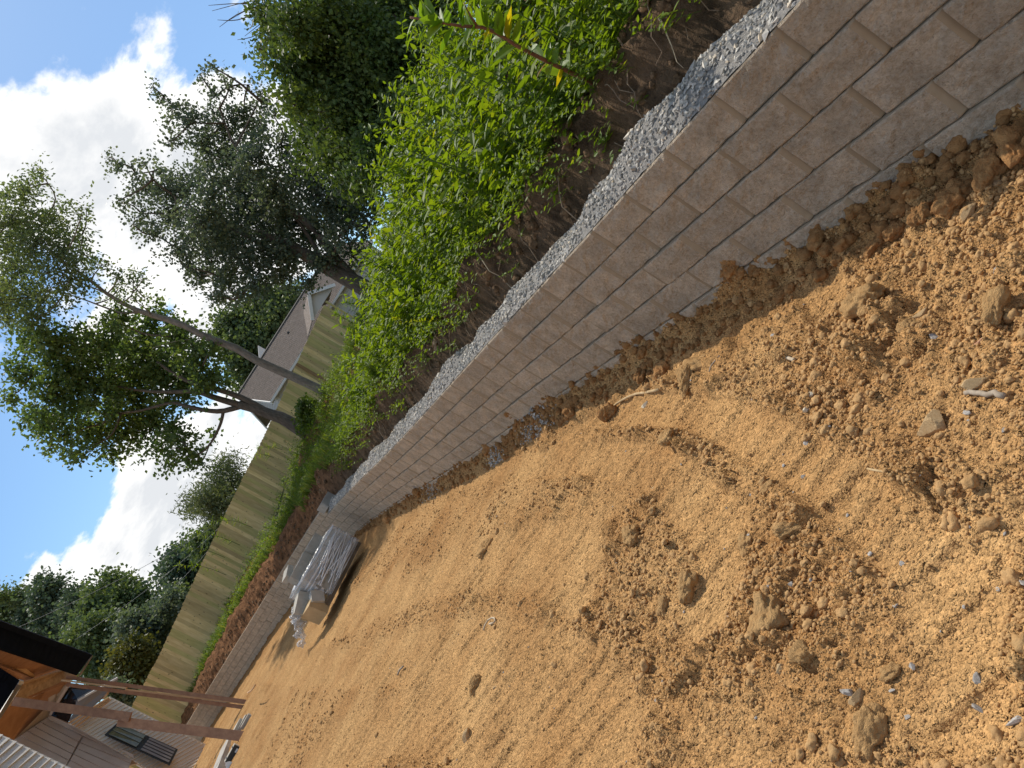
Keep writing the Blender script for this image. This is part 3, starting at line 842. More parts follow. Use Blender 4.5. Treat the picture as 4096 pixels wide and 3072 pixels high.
def scatter(name, P, size, sources, flat=.8):
    """loose crumbs: points that carry small lump meshes (geometry nodes)"""
    me = bpy.data.meshes.new(name); P = np.asarray(P, np.float32)
    me.vertices.add(len(P)); me.vertices.foreach_set('co', P.ravel())
    a = me.attributes.new('scl', 'FLOAT', 'POINT'); a.data.foreach_set('value', np.asarray(size, np.float32))
    o = link(bpy.data.objects.new(name, me)); o['kind'] = 'stuff'
    g = bpy.data.node_groups.new(name, 'GeometryNodeTree')
    g.interface.new_socket('Geometry', in_out='INPUT', socket_type='NodeSocketGeometry'); g.interface.new_socket('Geometry', in_out='OUTPUT', socket_type='NodeSocketGeometry')
    gi, go_ = g.nodes.new('NodeGroupInput'), g.nodes.new('NodeGroupOutput')
    jn = g.nodes.new('GeometryNodeJoinGeometry')
    for me_ in sources:
        ob = bpy.data.objects.new(name + '_source', me_)
        oi_ = g.nodes.new('GeometryNodeObjectInfo'); oi_.inputs['Object'].default_value = ob; oi_.inputs['As Instance'].default_value = True
        g.links.new(oi_.outputs['Geometry'], jn.inputs[0])
    ip = g.nodes.new('GeometryNodeInstanceOnPoints'); ip.inputs['Pick Instance'].default_value = True
    na = g.nodes.new('GeometryNodeInputNamedAttribute'); na.data_type = 'FLOAT'; na.inputs['Name'].default_value = 'scl'
    rv_ = g.nodes.new('FunctionNodeRandomValue'); rv_.data_type = 'FLOAT_VECTOR'; rv_.inputs[0].default_value = (-.5, -.5, 0); rv_.inputs[1].default_value = (.5, .5, 6.28)
    g.links.new(gi.outputs[0], ip.inputs['Points']); g.links.new(jn.outputs[0], ip.inputs['Instance'])
    cmb = g.nodes.new('ShaderNodeCombineXYZ')
    mf = g.nodes.new('ShaderNodeMath'); mf.operation = 'MULTIPLY'; mf.inputs[1].default_value = flat
    g.links.new(na.outputs['Attribute'], cmb.inputs[0]); g.links.new(na.outputs['Attribute'], cmb.inputs[1]); g.links.new(na.outputs['Attribute'], mf.inputs[0]); g.links.new(mf.outputs[0], cmb.inputs[2])
    g.links.new(cmb.outputs[0], ip.inputs['Scale']); g.links.new(rv_.outputs[0], ip.inputs['Rotation'])
    g.links.new(ip.outputs[0], go_.inputs[0])
    md = o.modifiers.new('scatter', 'NODES'); md.node_group = g
    return o
CR = [lump_mesh('crumb', 300 + i, M['clod'], .30, 1, .85) for i in range(5)]
CR2 = [lump_mesh('crumb', 320 + i, M['clod'], .34, 2, .8) for i in range(5)]
CH = [lump_mesh('chip', 340 + i, M['grey_stone'], .15, 1, .6, True) for i in range(4)]
def rough_at(x, y):
    s, o = s_of(x, y)
    r_ = np.clip(.70 + 1.2 * fbm(x * .9, y * .9, 4, 9), 0, 1) * (1 - .88 * track_mask(x, y))
    return np.maximum(r_, .9 * (1 - sstep(.0, .4, -o)))
x, y = yard_points(170000, 1.0, 15, 1.0)
rg = rough_at(x, y); k = rng.random(len(x)) < .07 + .93 * rg ** 1.2; x, y, rg = x[k], y[k], rg[k]
size = (.0022 + .0062 * rng.random(len(x)) ** 2.6 * (.4 + rg)) * (1 + .10 * np.hypot(x, y))
scatter('dirt_crumbs', np.stack([x, y, ground_h(x, y) + size * .3], 1), size, CR)
x, y = yard_points(30000, 1.0, 18, .95)
rg = rough_at(x, y); k = rng.random(len(x)) < (.01 + .8 * rg ** 1.9) * (1 - .7 * sstep(4.5, 9, np.hypot(x, y))); x, y, rg = x[k], y[k], rg[k]
size = (.006 + .020 * rng.random(len(x)) ** 4.5) * (1 + .03 * np.hypot(x, y))
scatter('small_clods', np.stack([x, y, ground_h(x, y) + size * .2], 1), size, CR2)
x, y = yard_points(300, 1.1, 12, 1)
size = rng.uniform(.004, .011, len(x))
scatter('stone_chips', np.stack([x, y, ground_h(x, y) + size * .3], 1), size, CH, .7)
def lump(px, py, rpx, kind, label, name, cat, elong=1.0, rot=None, sink=.42, group=None):
    p = onz(px, py, .03)
    g = float(ground_h(np.array([p[0]]), np.array([p[1]]))[0])
    p = onz(px, py, g + .01)
    g = float(ground_h(np.array([p[0]]), np.array([p[1]]))[0])
    Zd = (p - EYE_P) @ FW
    r_ = rpx / F_PX * Zd
    o = bpy.data.objects.new(name, random.choice(LUMPS[kind])); COL.objects.link(o)
    o.location = (p[0], p[1], g + r_ * (.5 - sink))
    o.scale = (r_ * elong, r_ / elong ** .5, r_)
    o.rotation_euler = (random.uniform(-.3, .3), random.uniform(-.3, .3), random.uniform(0, 6.28) if rot is None else rot)
    o['label'] = label; o['category'] = cat
    if group: o['group'] = group
    return o
G1 = 'large clods lying in the dirt yard'; G2 = 'stones lying in the dirt yard'
for a in [
    (3459, 1214, 92, 'clod', 'biggest crusted dirt clod with a hollow dark side, below the wall foot', 1.15),
    (2977, 2169, 56, 'clod', 'round dirt clod with a cracked rim beside a smooth wheel print', 1.0),
    (3019, 2451, 92, 'clod', 'wide flattened dirt clod in the middle of the rough soil', 1.2),
    (2753, 2346, 52, 'clod', 'oblong dirt clod tilted over its own dark shadow', 1.3),
    (2650, 2418, 40, 'clod', 'pointed dirt clod just uphill of the oblong tilted one', 1.1),
    (3133, 2110, 48, 'clod', 'crumbly brown clod with a reddish chip beside it', 1.2),
    (3192, 2608, 48, 'clod', 'square brown clod near a small tan stone', 1.0),
    (2525, 2140, 46, 'clod', 'dark cracked clod on the edge of the tracked strip', 1.2),
    (3480, 2935, 100, 'clod', 'broad broken clod heap at the near edge of the yard', 1.2),
    (3556, 2685, 42, 'clod', 'small round clod casting a dark shadow near a blue grey chip', 1.0),
    (2790, 1458, 66, 'clod', 'long slab of dried mud standing in a crack near the wall shadow', 1.7),
    (2601, 1431, 44, 'clod', 'leaning mud slab at the edge of the wall shadow', 1.5),
    (2666, 1751, 46, 'clod', 'clod with a shaded hollow beside the smooth curved track', 1.1),
    (3981, 1219, 60, 'clod', 'thin overhanging dirt crust in the loose soil under the wall', 1.5),
    (1937, 2187, 42, 'clod', 'pale split clod in a crumbled patch between two tracks', 1.1),
    (3060, 1940, 40, 'clod', 'smooth tan clod at the inner edge of the bend in the track', 1.1),
    (3640, 1310, 46, 'clod', 'knobbly clod behind the hollow clod', 1.0),
    (1905, 2740, 34, 'clod', 'dark clod on the flat tracked ground away from the wall', 1.2)]:
    lump(*a[:5], 'dirt_clod', 'dirt clod', a[5], group=G1)
for a in [
    (3735, 1700, 78, 'tan', 'largest smooth tan rock with a flat shaded face', 1.05, 'rock'),
    (3922, 1368, 50, 'brick', 'oblong reddish stone with a white chipped end', 1.5, 'stone'),
    (3884, 1531, 44, 'tan', 'flat wedge of tan stone lying beside the short grey stick', 1.4, 'stone'),
    (3582, 1260, 34, 'tan', 'rounded tan stone leaning on the hollow clod', 1.2, 'stone'),
    (3679, 1260, 40, 'tan', 'rough tan stone half sunk in crumbs', 1.3, 'stone'),
    (3428, 1337, 44, 'tan', 'blocky tan stone with a square corner', 1.1, 'stone'),
    (3730, 1342, 20, 'grey', 'blue grey sliver of stone in brown crumbs', 1.5, 'stone'),
    (3856, 1434, 22, 'grey', 'speckled round grey stone below the reddish stone', 1.0, 'stone'),
    (3989, 1081, 24, 'grey', 'square blue grey chip at the far edge of the crumbs', 1.2, 'stone'),
    (3858, 1642, 20, 'grey', 'triangular grey chip beside the largest tan rock', 1.3, 'stone'),
    (3561, 1198, 18, 'grey', 'small grey pebble at the mouth of the hollow clod', 1.2, 'stone'),
    (2574, 1618, 18, 'pale', 'white stone lying under the long straw coloured stick', 1.1, 'stone'),
    (3227, 1575, 24, 'pale', 'pale cobble, longest of three in a short row', 1.3, 'stone'),
    (3160, 1578, 15, 'pale', 'pale cobble, smallest of three in a short row', 1.0, 'stone'),
    (3192, 1577, 15, 'tan', 'brown cobble between two pale cobbles', 1.0, 'stone'),
    (3217, 1634, 18, 'pale', 'flat cream chip beside a dark dent in the soil', 1.4, 'stone'),
    (3086, 1340, 14, 'grey', 'lone dark grey pebble on the smooth tan soil', 1.0, 'stone'),
    (3238, 1776, 16, 'grey', 'cubic grey pebble beside the crumbly track edge', 1.2, 'stone'),
    (3202, 1895, 14, 'grey', 'grey pebble standing alone on smooth sand', 1.1, 'stone'),
    (3065, 2337, 16, 'grey', 'narrow slate grey chip stuck upright in the soil', 1.7, 'stone'),
    (3162, 2334, 16, 'grey', 'light grey chip next to a tan clod', 1.2, 'stone'),
    (2903, 2460, 13, 'grey', 'round grey pebble on top of the wide flat clod edge', 1.0, 'stone'),
    (3236, 2316, 16, 'grey', 'dark round pebble set in smooth tan soil', 1.0, 'stone'),
    (3122, 2671, 26, 'tan', 'small square tan stone beside the square clod', 1.2, 'stone'),
    (3380, 2766, 30, 'grey', 'long slate slab lying against a tan stone', 1.8, 'stone'),
    (3415, 2790, 36, 'tan', 'tan stone propped on the slate slab', 1.3, 'stone'),
    (3584, 2424, 16, 'grey', 'five sided grey chip lit from above', 1.1, 'stone'),
    (3600, 2248, 18, 'grey', 'blue grey flake in the loose soil uphill of the grey chip', 1.3, 'stone'),
    (3987, 3043, 30, 'grey', 'big dark grey stone in the corner of the yard', 1.3, 'stone'),
    (3914, 2717, 24, 'grey', 'dark grey stone with a flat lit top', 1.2, 'stone'),
    (3616, 2860, 18, 'grey', 'blue grey chip standing on its edge', 1.1, 'stone'),
    (4051, 2878, 24, 'grey', 'curved slate flake near the corner of the yard', 1.7, 'stone'),
    (4069, 2319, 20, 'grey', 'dark slate flake at the edge of the yard', 1.3, 'stone'),
    (3899, 2824, 22, 'grey', 'flat slate piece sunk level with the soil', 1.6, 'stone'),
    (3660, 2672, 18, 'grey', 'grey flake pressed into a smooth crust', 1.3, 'stone'),
    (1973, 2746, 22, 'tan', 'brown rock sitting up on the flat tracked ground', 1.3, 'rock'),
    (1864, 2949, 26, 'tan', 'pale tan rock with a long shadow on the flat ground', 1.5, 'rock'),
    (4000, 740, 30, 'tan', 'pale tan stone lying under the red clods at the wall', 1.4, 'stone'),
    (3872, 850, 32, 'tan', 'layered cream stone on sunlit soil near the wall', 1.5, 'stone')]:
    lump(*a[:5], 'stone' if a[6] == 'stone' else 'rock', a[6], a[5], group=G2)
# crumbled red soil piled against the wall's foot
n = 1900
s_ = S0 - 1.2 + 18 * rng.random(n) ** 1.5; e_ = -.01 - .20 * rng.random(n) ** 1.4
fx, fy = np.interp(s_, ss, WX) + e_ * np.interp(s_, ss, TXY[:, 1]), np.interp(s_, ss, WY) - e_ * np.interp(s_, ss, TXY[:, 0])
fr = (.008 + .032 * rng.random(n) ** 2.6) * np.where(s_ < S0 + 1.4, 1.2, 1)
RC = [lump_mesh('soil_lump', 360 + i, M['red_clod'], .34, 2, .85) for i in range(5)]
scatter('soil_clods', np.stack([fx, fy, ground_h(fx, fy) + fr * .25], 1), fr, RC, .9)
GF = 'clods heaped at the foot of the wall'
for a in [(4010, 545, 75, 'largest red clod heaped against the near end of the wall'), (3890, 640, 62, 'red clod cluster beside the largest one at the wall foot'),
          (3700, 735, 70, 'lumpy orange red clod leaning on the lowest block'), (3580, 790, 50, 'narrow red clod beside a bare stub of root'),
          (3480, 845, 46, 'upright red clod in the corner of the shadow'), (3400, 900, 42, 'tall brown clod standing against the wall face'),
          (2960, 1080, 44, 'flat topped clod where the wall shadow begins'), (2540, 1420, 38, 'dark clod touching the wall in shade'),
          (2480, 1440, 36, 'second dark clod touching the wall in shade, next to the first'), (2290, 1560, 40, 'egg shaped clod resting on the wall foot'),
          (2215, 1600, 34, 'cracked brown clod beside the egg shaped one'), (2100, 1650, 44, 'red lump of clay stuck to the wall above the gravel spill'),
          (1930, 1780, 26, 'reddish clay lump by the grey gravel spill'), (1660, 1960, 22, 'dark clay lump on the middle of the wall foot'), (1520, 2060, 18, 'small red lump far along the wall foot')]:
    lump(a[0], a[1], a[2], 'red', a[3], 'clay_clod', 'dirt clod', random.uniform(.95, 1.3), sink=.1, group=GF)

def stick(pts, rad, m, label, lift_=.012):
    P = []
    for px, py in pts:
        p = onz(px, py, .05); g = float(ground_h(np.array([p[0]]), np.array([p[1]]))[0]); p = onz(px, py, g + lift_)
        P.append(p)
    P = spline(P, 8); P[:, 2] = P[:, 2].mean() * .5 + np.maximum(P[:, 2], P[:, 2].mean()) * .5
    P[:, :2] += rng.normal(0, rad * .25, (8, 2))
    mb = MB(); mb.tube(P, np.linspace(rad * .8, rad, 8), 7)
    V, Fc = mb.out()
    c = V.mean(0)
    o = mk('stick', V - c, Fc, M[m], smooth=True); o.location = c
    o['label'] = label; o['category'] = 'stick'
stick([(2465, 1629), (2540, 1585), (2622, 1548)], .011, 'stick', 'long straw coloured stick lying below the wall shadow')
stick([(3863, 1570), (3940, 1575), (4017, 1577)], .010, 'grey_stick', 'short grey stick lying uphill of the largest tan rock')
stick([(2617, 1960), (2650, 1915), (2680, 1862)], .006, 'stick', 'thin pale stick on the smooth curved track')
stick([(2843, 1490), (2850, 1460), (2872, 1420)], .005, 'grey_stick', 'thin bent brown twig beside a mud slab')
stick([(3127, 1428), (3155, 1432), (3180, 1440)], .010, 'pale_root', 'broken white stub of wood in rough soil')
stick([(3505, 1895), (3560, 1880), (3600, 1870)], .005, 'stick', 'thin reddish twig half buried beyond the largest tan rock')
stick([(1935, 2520), (1950, 2485), (1975, 2470), (1978, 2488), (1958, 2495)], .008, 'pale_root', 'pale looped root lying on the tracked ground')
stick([(1590, 2700), (1600, 2680), (1612, 2665)], .010, 'grey_stick', 'dark splinter of wood on the flat tracked ground')
stick([(990, 2770), (1008, 2760), (1020, 2740)], .02, 'lumber_pale', 'pale offcut of wood beside the propped boards')

# ------------------------------------------------------------------ plants on the bank
LT = np.array([(0, 0, 0), (.33, -.5, 0), (.33, 0, -.10), (.33, .5, 0), (.70, -.36, 0), (.70, 0, -.09), (.70, .36, 0), (1, 0, 0)], float)
LFc = np.array([(0, 1, 2), (0, 2, 3), (1, 4, 5), (1, 5, 2), (2, 5, 6), (2, 6, 3), (4, 7, 5), (5, 7, 6)])
def leaves(P, D, Ln, Wd, droop=.25, rnd=None):
    """leaf blades: base points, directions, lengths, widths"""
    n = len(P)
    D = unit(D)
    side = unit(np.cross(D, np.array([0, 0, 1.0]) + rng.normal(0, .35, (n, 3))))
    nrm = np.cross(side, D)
    t = LT[None]
    x = t[..., 0] * Ln[:, None]; y = t[..., 1] * Wd[:, None]; z = -t[..., 2] * Wd[:, None] * -1 - droop * (t[..., 0] ** 2) * Ln[:, None]
    V = P[:, None] + x[..., None] * D[:, None] + y[..., None] * side[:, None] + z[..., None] * nrm[:, None]
    Fc = (LFc[None] + (np.arange(n) * 8)[:, None, None]).reshape(-1, 3)
    r = rng.random(n) if rnd is None else rnd
    return V.reshape(-1, 3), Fc, np.repeat(r, 8)
def stems(P0, P1, r):
    n = len(P0); th = np.arange(3) * 2 * np.pi / 3
    ring = np.stack([np.cos(th), np.sin(th), th * 0], 1)
    V = np.concatenate([P0[:, None] + ring * r[:, None, None], P1[:, None] + ring * r[:, None, None] * .4], 1)
    b_ = (np.arange(n) * 6)[:, None]
    Fc = np.concatenate([b_ + np.array([[0, 1, 4, 3]]), b_ + np.array([[1, 2, 5, 4]]), b_ + np.array([[2, 0, 3, 5]])])
    return V.reshape(-1, 3), Fc
def grow(P, H, nleaf, Ln, asp, spread=.25, up=.35, lean=None, rn=None):
    """many leafy stems at once -> leaves and stems arrays"""
    n = len(P)
    L_ = rng.normal(0, .16, (n, 2)) if lean is None else lean
    tipv = np.concatenate([L_ * H[:, None], H[:, None]], 1)
    k = np.repeat(np.arange(n), nleaf); m = len(k)
    t = np.tile((np.arange(nleaf) + .5) / nleaf, n) * .85 + .15
    t = np.clip(t + rng.normal(0, .03, m), .08, 1)
    B = P[k] + tipv[k] * t[:, None]
    a = rng.uniform(0, 2 * np.pi, m)
    D = np.stack([np.cos(a), np.sin(a), up + .7 * (t > .9) + rng.normal(0, .3, m)], 1)
    ln = Ln[k] * (1.15 - .6 * t) * rng.uniform(.7, 1.2, m)
    pl = rng.random(n) if rn is None else rn
    V, Fc, r = leaves(B, D, ln, ln * asp, .3, np.clip(pl[k] * .5 + rng.random(m) * .5, 0, 1) ** 1.0)
    SV, SF = stems(P, P + tipv, H * .006 + .002)
    return V, Fc, r, SV, SF
def bank_pts(n, s0, s1, o0, o1, ps=1.0, po=1.0):
    s = s0 + (s1 - s0) * rng.random(n) ** ps; o = o0 + (o1 - o0) * rng.random(n) ** po
    x = np.interp(s, ss, WX) + o * np.interp(s, ss, TXY[:, 1]); y = np.interp(s, ss, WY) - o * np.interp(s, ss, TXY[:, 0])
    return s, o, np.stack([x, y, bank_h(x, y, (s, o))], 1)
LV = []; LF_ = []; LR = []; SVs = []; SFs = []; ln_ = sn_ = 0
def addw(res):
    global ln_, sn_
    V, Fc, r, SV, SF = res
    LV.append(V); LF_.append(Fc + ln_); LR.append(r); ln_ += len(V)
    SVs.append(SV); SFs.append(SF + sn_); sn_ += len(SV)
# tall broad-leaved weeds near the wall
s, o, P = bank_pts(1450, S0 - 2.5, S0 + 11.5, .96, 5.0, .9, 1.0)
H = rng.uniform(.5, 1.2, len(P)) * (1 - .40 * sstep(1.6, .7, o)); H *= 1 - .35 * sstep(S0 + 7, S0 + 11, s)
addw(grow(P, H, 22, np.full(len(P), .185) * rng.uniform(.7, 1.25, len(P)), .40))
s, o, P = bank_pts(1400, S0 - 2.5, S0 + 13, .82, 3.0, .9, 1.5)
addw(grow(P, rng.uniform(.15, .45, len(P)), 12, rng.uniform(.06, .13, len(P)), .38, up=.2))
# low vines hanging over the cut edge
s, o, P = bank_pts(900, S0 - 1.5, S0 + 14, .60, 1.0, 1, .8)
lean = np.stack([-np.interp(s, ss, TXY[:, 1]), np.interp(s, ss, TXY[:, 0])], 1) * rng.uniform(.6, 2.2, (len(P), 1))
addw(grow(P, rng.uniform(.06, .22, len(P)), 9, rng.uniform(.045, .085, len(P)), .5, lean=lean))
# middle and far slope
s, o, P = bank_pts(1500, S0 + 9, S0 + 19, 1.0, 9, 1, .9)
addw(grow(P, rng.uniform(.15, .5, len(P)), 9, rng.uniform(.09, .17, len(P)), .33))
s, o, P = bank_pts(1100, S0 + 17, S0 + 33, 1.7, 4.6, 1, 1.0)
addw(grow(P, rng.uniform(.2, .75, len(P)) * sstep(S0 + 34, S0 + 22, s).clip(.4, 1), 10, rng.uniform(.10, .18, len(P)), .3))
x = rng.uniform(-14, 8, 1500); y = rng.uniform(13, 36, 1500); so_ = s_of(x, y); k = so_[1] > 4
P = np.stack([x, y, bank_h(x, y)], 1)[k]
addw(grow(P, rng.uniform(.1, .35, len(P)), 8, rng.uniform(.10, .18, len(P)), .33))
x = rng.uniform(0, 12, 800); y = rng.uniform(1, 18, 800); so_ = s_of(x, y); k = so_[1] > 4
P = np.stack([x, y, bank_h(x, y)], 1)[k]
addw(grow(P, rng.uniform(.4, 1.0, len(P)), 14, rng.uniform(.13, .2, len(P)), .36))
mk('weeds', np.vstack(LV), np.vstack(LF_), M['weed'], attr={'rnd': np.concatenate(LR)}, kind='stuff')
mk('weed_stems', np.vstack(SVs), np.vstack(SFs), M['stem'], kind='stuff')
# grass
def blades(P, H, nb, w_):
    n = len(P) * nb; k = np.repeat(np.arange(len(P)), nb)
    a = rng.uniform(0, 6.283, n); L_ = H[k] * rng.uniform(.6, 1.2, n)
    out = np.stack([np.cos(a), np.sin(a), a * 0], 1); sd_ = np.stack([-np.sin(a), np.cos(a), a * 0], 1)
    b0 = P[k] + out * rng.uniform(0, .05, (n, 1)); bend = rng.uniform(.15, .9, n)[:, None]
    mid_ = b0 + out * L_[:, None] * bend * .35 + np.array([0, 0, 1]) * L_[:, None] * .6
    tip = b0 + out * L_[:, None] * bend + np.array([0, 0, 1]) * L_[:, None] * (1 - .45 * bend)
    ww = w_ * rng.uniform(.7, 1.3, (n, 1))
    V = np.stack([b0 - sd_ * ww, b0 + sd_ * ww, mid_ + sd_ * ww * .8, mid_ - sd_ * ww * .8, tip], 1)
    bs = (np.arange(n) * 5)[:, None]
    Fc = np.concatenate([bs + np.array([[0, 1, 2]]), bs + np.array([[0, 2, 3]]), bs + np.array([[3, 2, 4]])])
    return V.reshape(-1, 3), Fc, np.repeat(rng.random(n), 5)
s, o, P = bank_pts(1500, S0 + 8, S0 + 19, .95, 8, 1, 1.2)
V1, F1, r1 = blades(P, rng.uniform(.18, .5, len(P)), 16, .006)
s, o, P = bank_pts(500, S0 - 1, S0 + 9, .9, 1.6, 1, 1)
V2, F2, r2 = blades(P, rng.uniform(.12, .35, len(P)), 10, .004)
s, o, P = bank_pts(700, S0 + 17, S0 + 33, 1.6, 3.6, 1, 1)
V3, F3, r3 = blades(P, rng.uniform(.2, .5, len(P)), 10, .008)
mk('grass', np.vstack([V1, V2, V3]), np.vstack([F1, F2 + len(V1), F3 + len(V1) + len(V2)]), M['grass'], attr={'rnd': np.r_[r1, r2, r3]}, kind='stuff')

# broken soil and small stones on the cut face
n = 2600
s_ = S0 - 2 + 34 * rng.random(n) ** 1.4; o_ = rng.uniform(.30, 1.05, n)
bx_, by_ = np.interp(s_, ss, WX) + o_ * np.interp(s_, ss, TXY[:, 1]), np.interp(s_, ss, WY) - o_ * np.interp(s_, ss, TXY[:, 0])
M['bank_lump'] = mat('bank_lump', (.11, .07, .042), .97, (.26, .165, .095), 1.4, 5, .4, 6, .04, var=.3, spec=.05)
scatter('bank_soil', np.stack([bx_, by_, bank_h(bx_, by_, (s_, o_)) + .005], 1), .010 + .045 * rng.random(n) ** 3, [lump_mesh('bank_lump', 380 + i, M['bank_lump'], .34, 2, .9) for i in range(4)], .9)
# exposed roots on the cut face
rb = MB(); rp = MB()
for i in range(110):
    s_ = S0 - .5 + 13.5 * random.random(); p, t, bk = wall_at(s_)
    o_ = random.uniform(.62, 1.0); pts = []
    q0 = np.array([p[0] + bk[0] * o_, p[1] + bk[1] * o_, 0]); q0[2] = float(bank_h(q0[:1], q0[1:2])[0]) + .05
    dv = np.array([t[0] * random.uniform(-.7, .7) - bk[0] * .35, t[1] * random.uniform(-.7, .7) - bk[1] * .35, -random.uniform(.3, 1)]) * random.uniform(.08, .13)
    for j in range(6):
        pts.append(q0.copy()); q0 = q0 + dv + rng.normal(0, .025, 3)
    (rp if i % 7 == 0 else rb).tube(pts, np.linspace(random.uniform(.003, .008), .0015, 6), 4)
V, Fc = rb.out(); mk('fine_roots', V, Fc, M['root'], kind='stuff')
V, Fc = rp.out(); mk('pale_roots', V, Fc, M['pale_root'], kind='stuff')
def tube_thing(name, label, cat, pts, rad, m, n=6):
    c = np.mean(pts, 0); mb = MB(); mb.tube(spline(np.asarray(pts), 14), rad if np.isscalar(rad) else np.interp(np.linspace(0, 1, 14), np.linspace(0, 1, len(rad)), rad), n)
    V, Fc = mb.out(); o = mk(name, V - c, Fc, M[m], smooth=True); o.location = c; o['label'] = label; o['category'] = cat
    return o
tube_thing('root', 'thick curled root arching out of the dark bank', 'root', [at(1755, 1400, 8.6), at(1750, 1365, 8.5), at(1775, 1335, 8.45), at(1815, 1350, 8.5), at(1830, 1385, 8.6)], [.05, .06, .06, .05, .03], 'root', 8)
tube_thing('root', 'straight grey root slanting down the bank behind the gravel', 'root', [at(2320, 590, 5.1), at(2350, 680, 5.0), at(2400, 775, 4.85)], [.012, .01, .008], 'root')
tube_thing('root', 'forked pale root hanging in the bank under the pale chunk of soil', 'root', [at(2200, 700, 5.6), at(2240, 740, 5.5), at(2268, 800, 5.4)], [.012, .014, .008], 'pale_root')
tube_thing('root', 'short pale root hanging from the leafy edge near a sprig', 'root', [at(2655, 50, 4.7), at(2665, 160, 4.55), at(2675, 260, 4.5)], [.008, .008, .005], 'pale_root')
tube_thing('twig', 'dead brown twig running down to the gravel at the near end of the bank', 'twig', [at(2700, 20, 4.2), at(2790, 110, 4.0), at(2900, 220, 3.8)], [.012, .012, .009], 'grey_stick')

# single plants that stand out
def plant(label, name, cat, pts, rad, lp, Ln, asp, mleaf, mstem, up=.2, droop=.35, rnd=None, extra_stems=()):
    P = spline(np.asarray(pts), 16); root = thing(name, label, cat, P[0])
    mb = MB(); mb.tube(P, np.linspace(rad, rad * .35, 16), 6)
    for e in extra_stems: mb.tube(spline(np.asarray(e), 8), np.linspace(rad * .5, rad * .2, 8), 5)
    mb.to(root, 'stem', M[mstem], True)
    t = rng.uniform(lp[1], 1, lp[0]); i = t * 15
    B = np.stack([np.interp(i, np.arange(16), P[:, c]) for c in range(3)], 1)
    T = unit(np.stack([np.interp(i, np.arange(16), np.gradient(P[:, c])) for c in range(3)], 1))
    D = unit(rng.normal(0, 1, B.shape)); D = unit(D - T * (D * T).sum(1, keepdims=True) * .7 + T * .5 + np.array([0, 0, up]))
    ln = Ln * rng.uniform(.6, 1.15, lp[0])
    r = rng.random(lp[0]) if rnd is None else rnd(t)
    V, Fc, rr_ = leaves(B, D, ln, ln * asp, droop, r)
    child(root, 'leaves', V, Fc, M[mleaf], attr={'rnd': rr_})
    return root
plant('tall pokeweed with a thick reddish stem leaning out over the weedy bank', 'pokeweed', 'plant',
      [at(2390, 340, 4.6), at(2240, 270, 4.4), at(2080, 190, 4.2), at(1950, 115, 4.1), at(1850, 105, 4.05), at(1740, 85, 4.0), at(1640, 70, 4.0)], .016, (58, .12), .17, .46, 'poke', 'stem_red',
      rnd=lambda t: np.where(t < .5, rng.uniform(.35, 1, len(t)), rng.uniform(0, .65, len(t))),
      extra_stems=[[at(1910, 105, 4.08), at(1880, 60, 4.0), at(1855, 10, 4.0)]])
for lb, pts, nl in [('feathery goldenrod stalk nearest the fence corner post', [at(1460, 1330, 15), at(1405, 1290, 15), at(1345, 1255, 15)], 120),
                    ('second feathery goldenrod stalk, beside the one nearest the fence corner', [at(1480, 1195, 14), at(1420, 1215, 14), at(1375, 1210, 14)], 90),
                    ('goldenrod spike rising out of the pokeweed in front of the dark trees', [at(2010, 330, 6.0), at(1965, 310, 6.0), at(1910, 280, 6)], 70)]:
    plant(lb, 'goldenrod', 'plant', pts, .012, (nl, .05), .16 if pts[0][1] > 9 else .09, .14, 'weed', 'stem', up=.15, droop=.4, rnd=lambda t: rng.uniform(.1, .6, len(t)))
plant('leafy sprig with bare stem leaning over the gravel at the near end of the bank', 'weed_sprig', 'plant', [at(2700, 60, 4.3), at(2640, 130, 4.2), at(2560, 260, 4.15)], .006, (22, .1), .085, .55, 'weed', 'stem')
plant('small sapling with round leaves beside the gravel, nearest the camera', 'weed_sprig', 'plant', [at(2920, 20, 3.75), at(2925, 80, 3.7), at(2915, 150, 3.65)], .005, (14, .1), .055, .6, 'weed', 'stem')
plant('yellow green runner hanging over the dark bank', 'weed_sprig', 'plant', [at(1800, 1270, 8.2), at(1700, 1285, 8.0), at(1640, 1290, 7.9), at(1560, 1270, 7.9)], .005, (46, .05), .07, .45, 'weed', 'stem', rnd=lambda t: rng.uniform(.85, 1, len(t)))
for i, (px, py, Z, Hh, lb) in enumerate([(1130, 1800, 29, .9, 'pale weed stalk standing alone in front of the middle of the fence'), (1095, 1830, 29.5, .8, 'shorter pale weed stalk beside the lone one by the fence'),
                                       (960, 2180, 25.5, 1.7, 'tall reedy weed in front of the fence above the red bank'), (900, 2230, 25.5, 1.7, 'reedy weed leaning from the thicket, second along the fence'),
                                       (905, 2300, 25.8, 1.6, 'drooping reedy weed lowest along the fence above the red bank'), (1010, 2110, 25, 1.3, 'bushy weed at the top of the red bank')]):
    b0 = at(px, py, Z); plant(lb, 'tall_weed', 'plant', [b0, b0 + (-.1, 0, Hh * .5), b0 + (-.45, 0, Hh)], .012, (60, .2), .24, .12, 'weed' if i != 3 else 'grass', 'stem', up=.1, droop=.5)

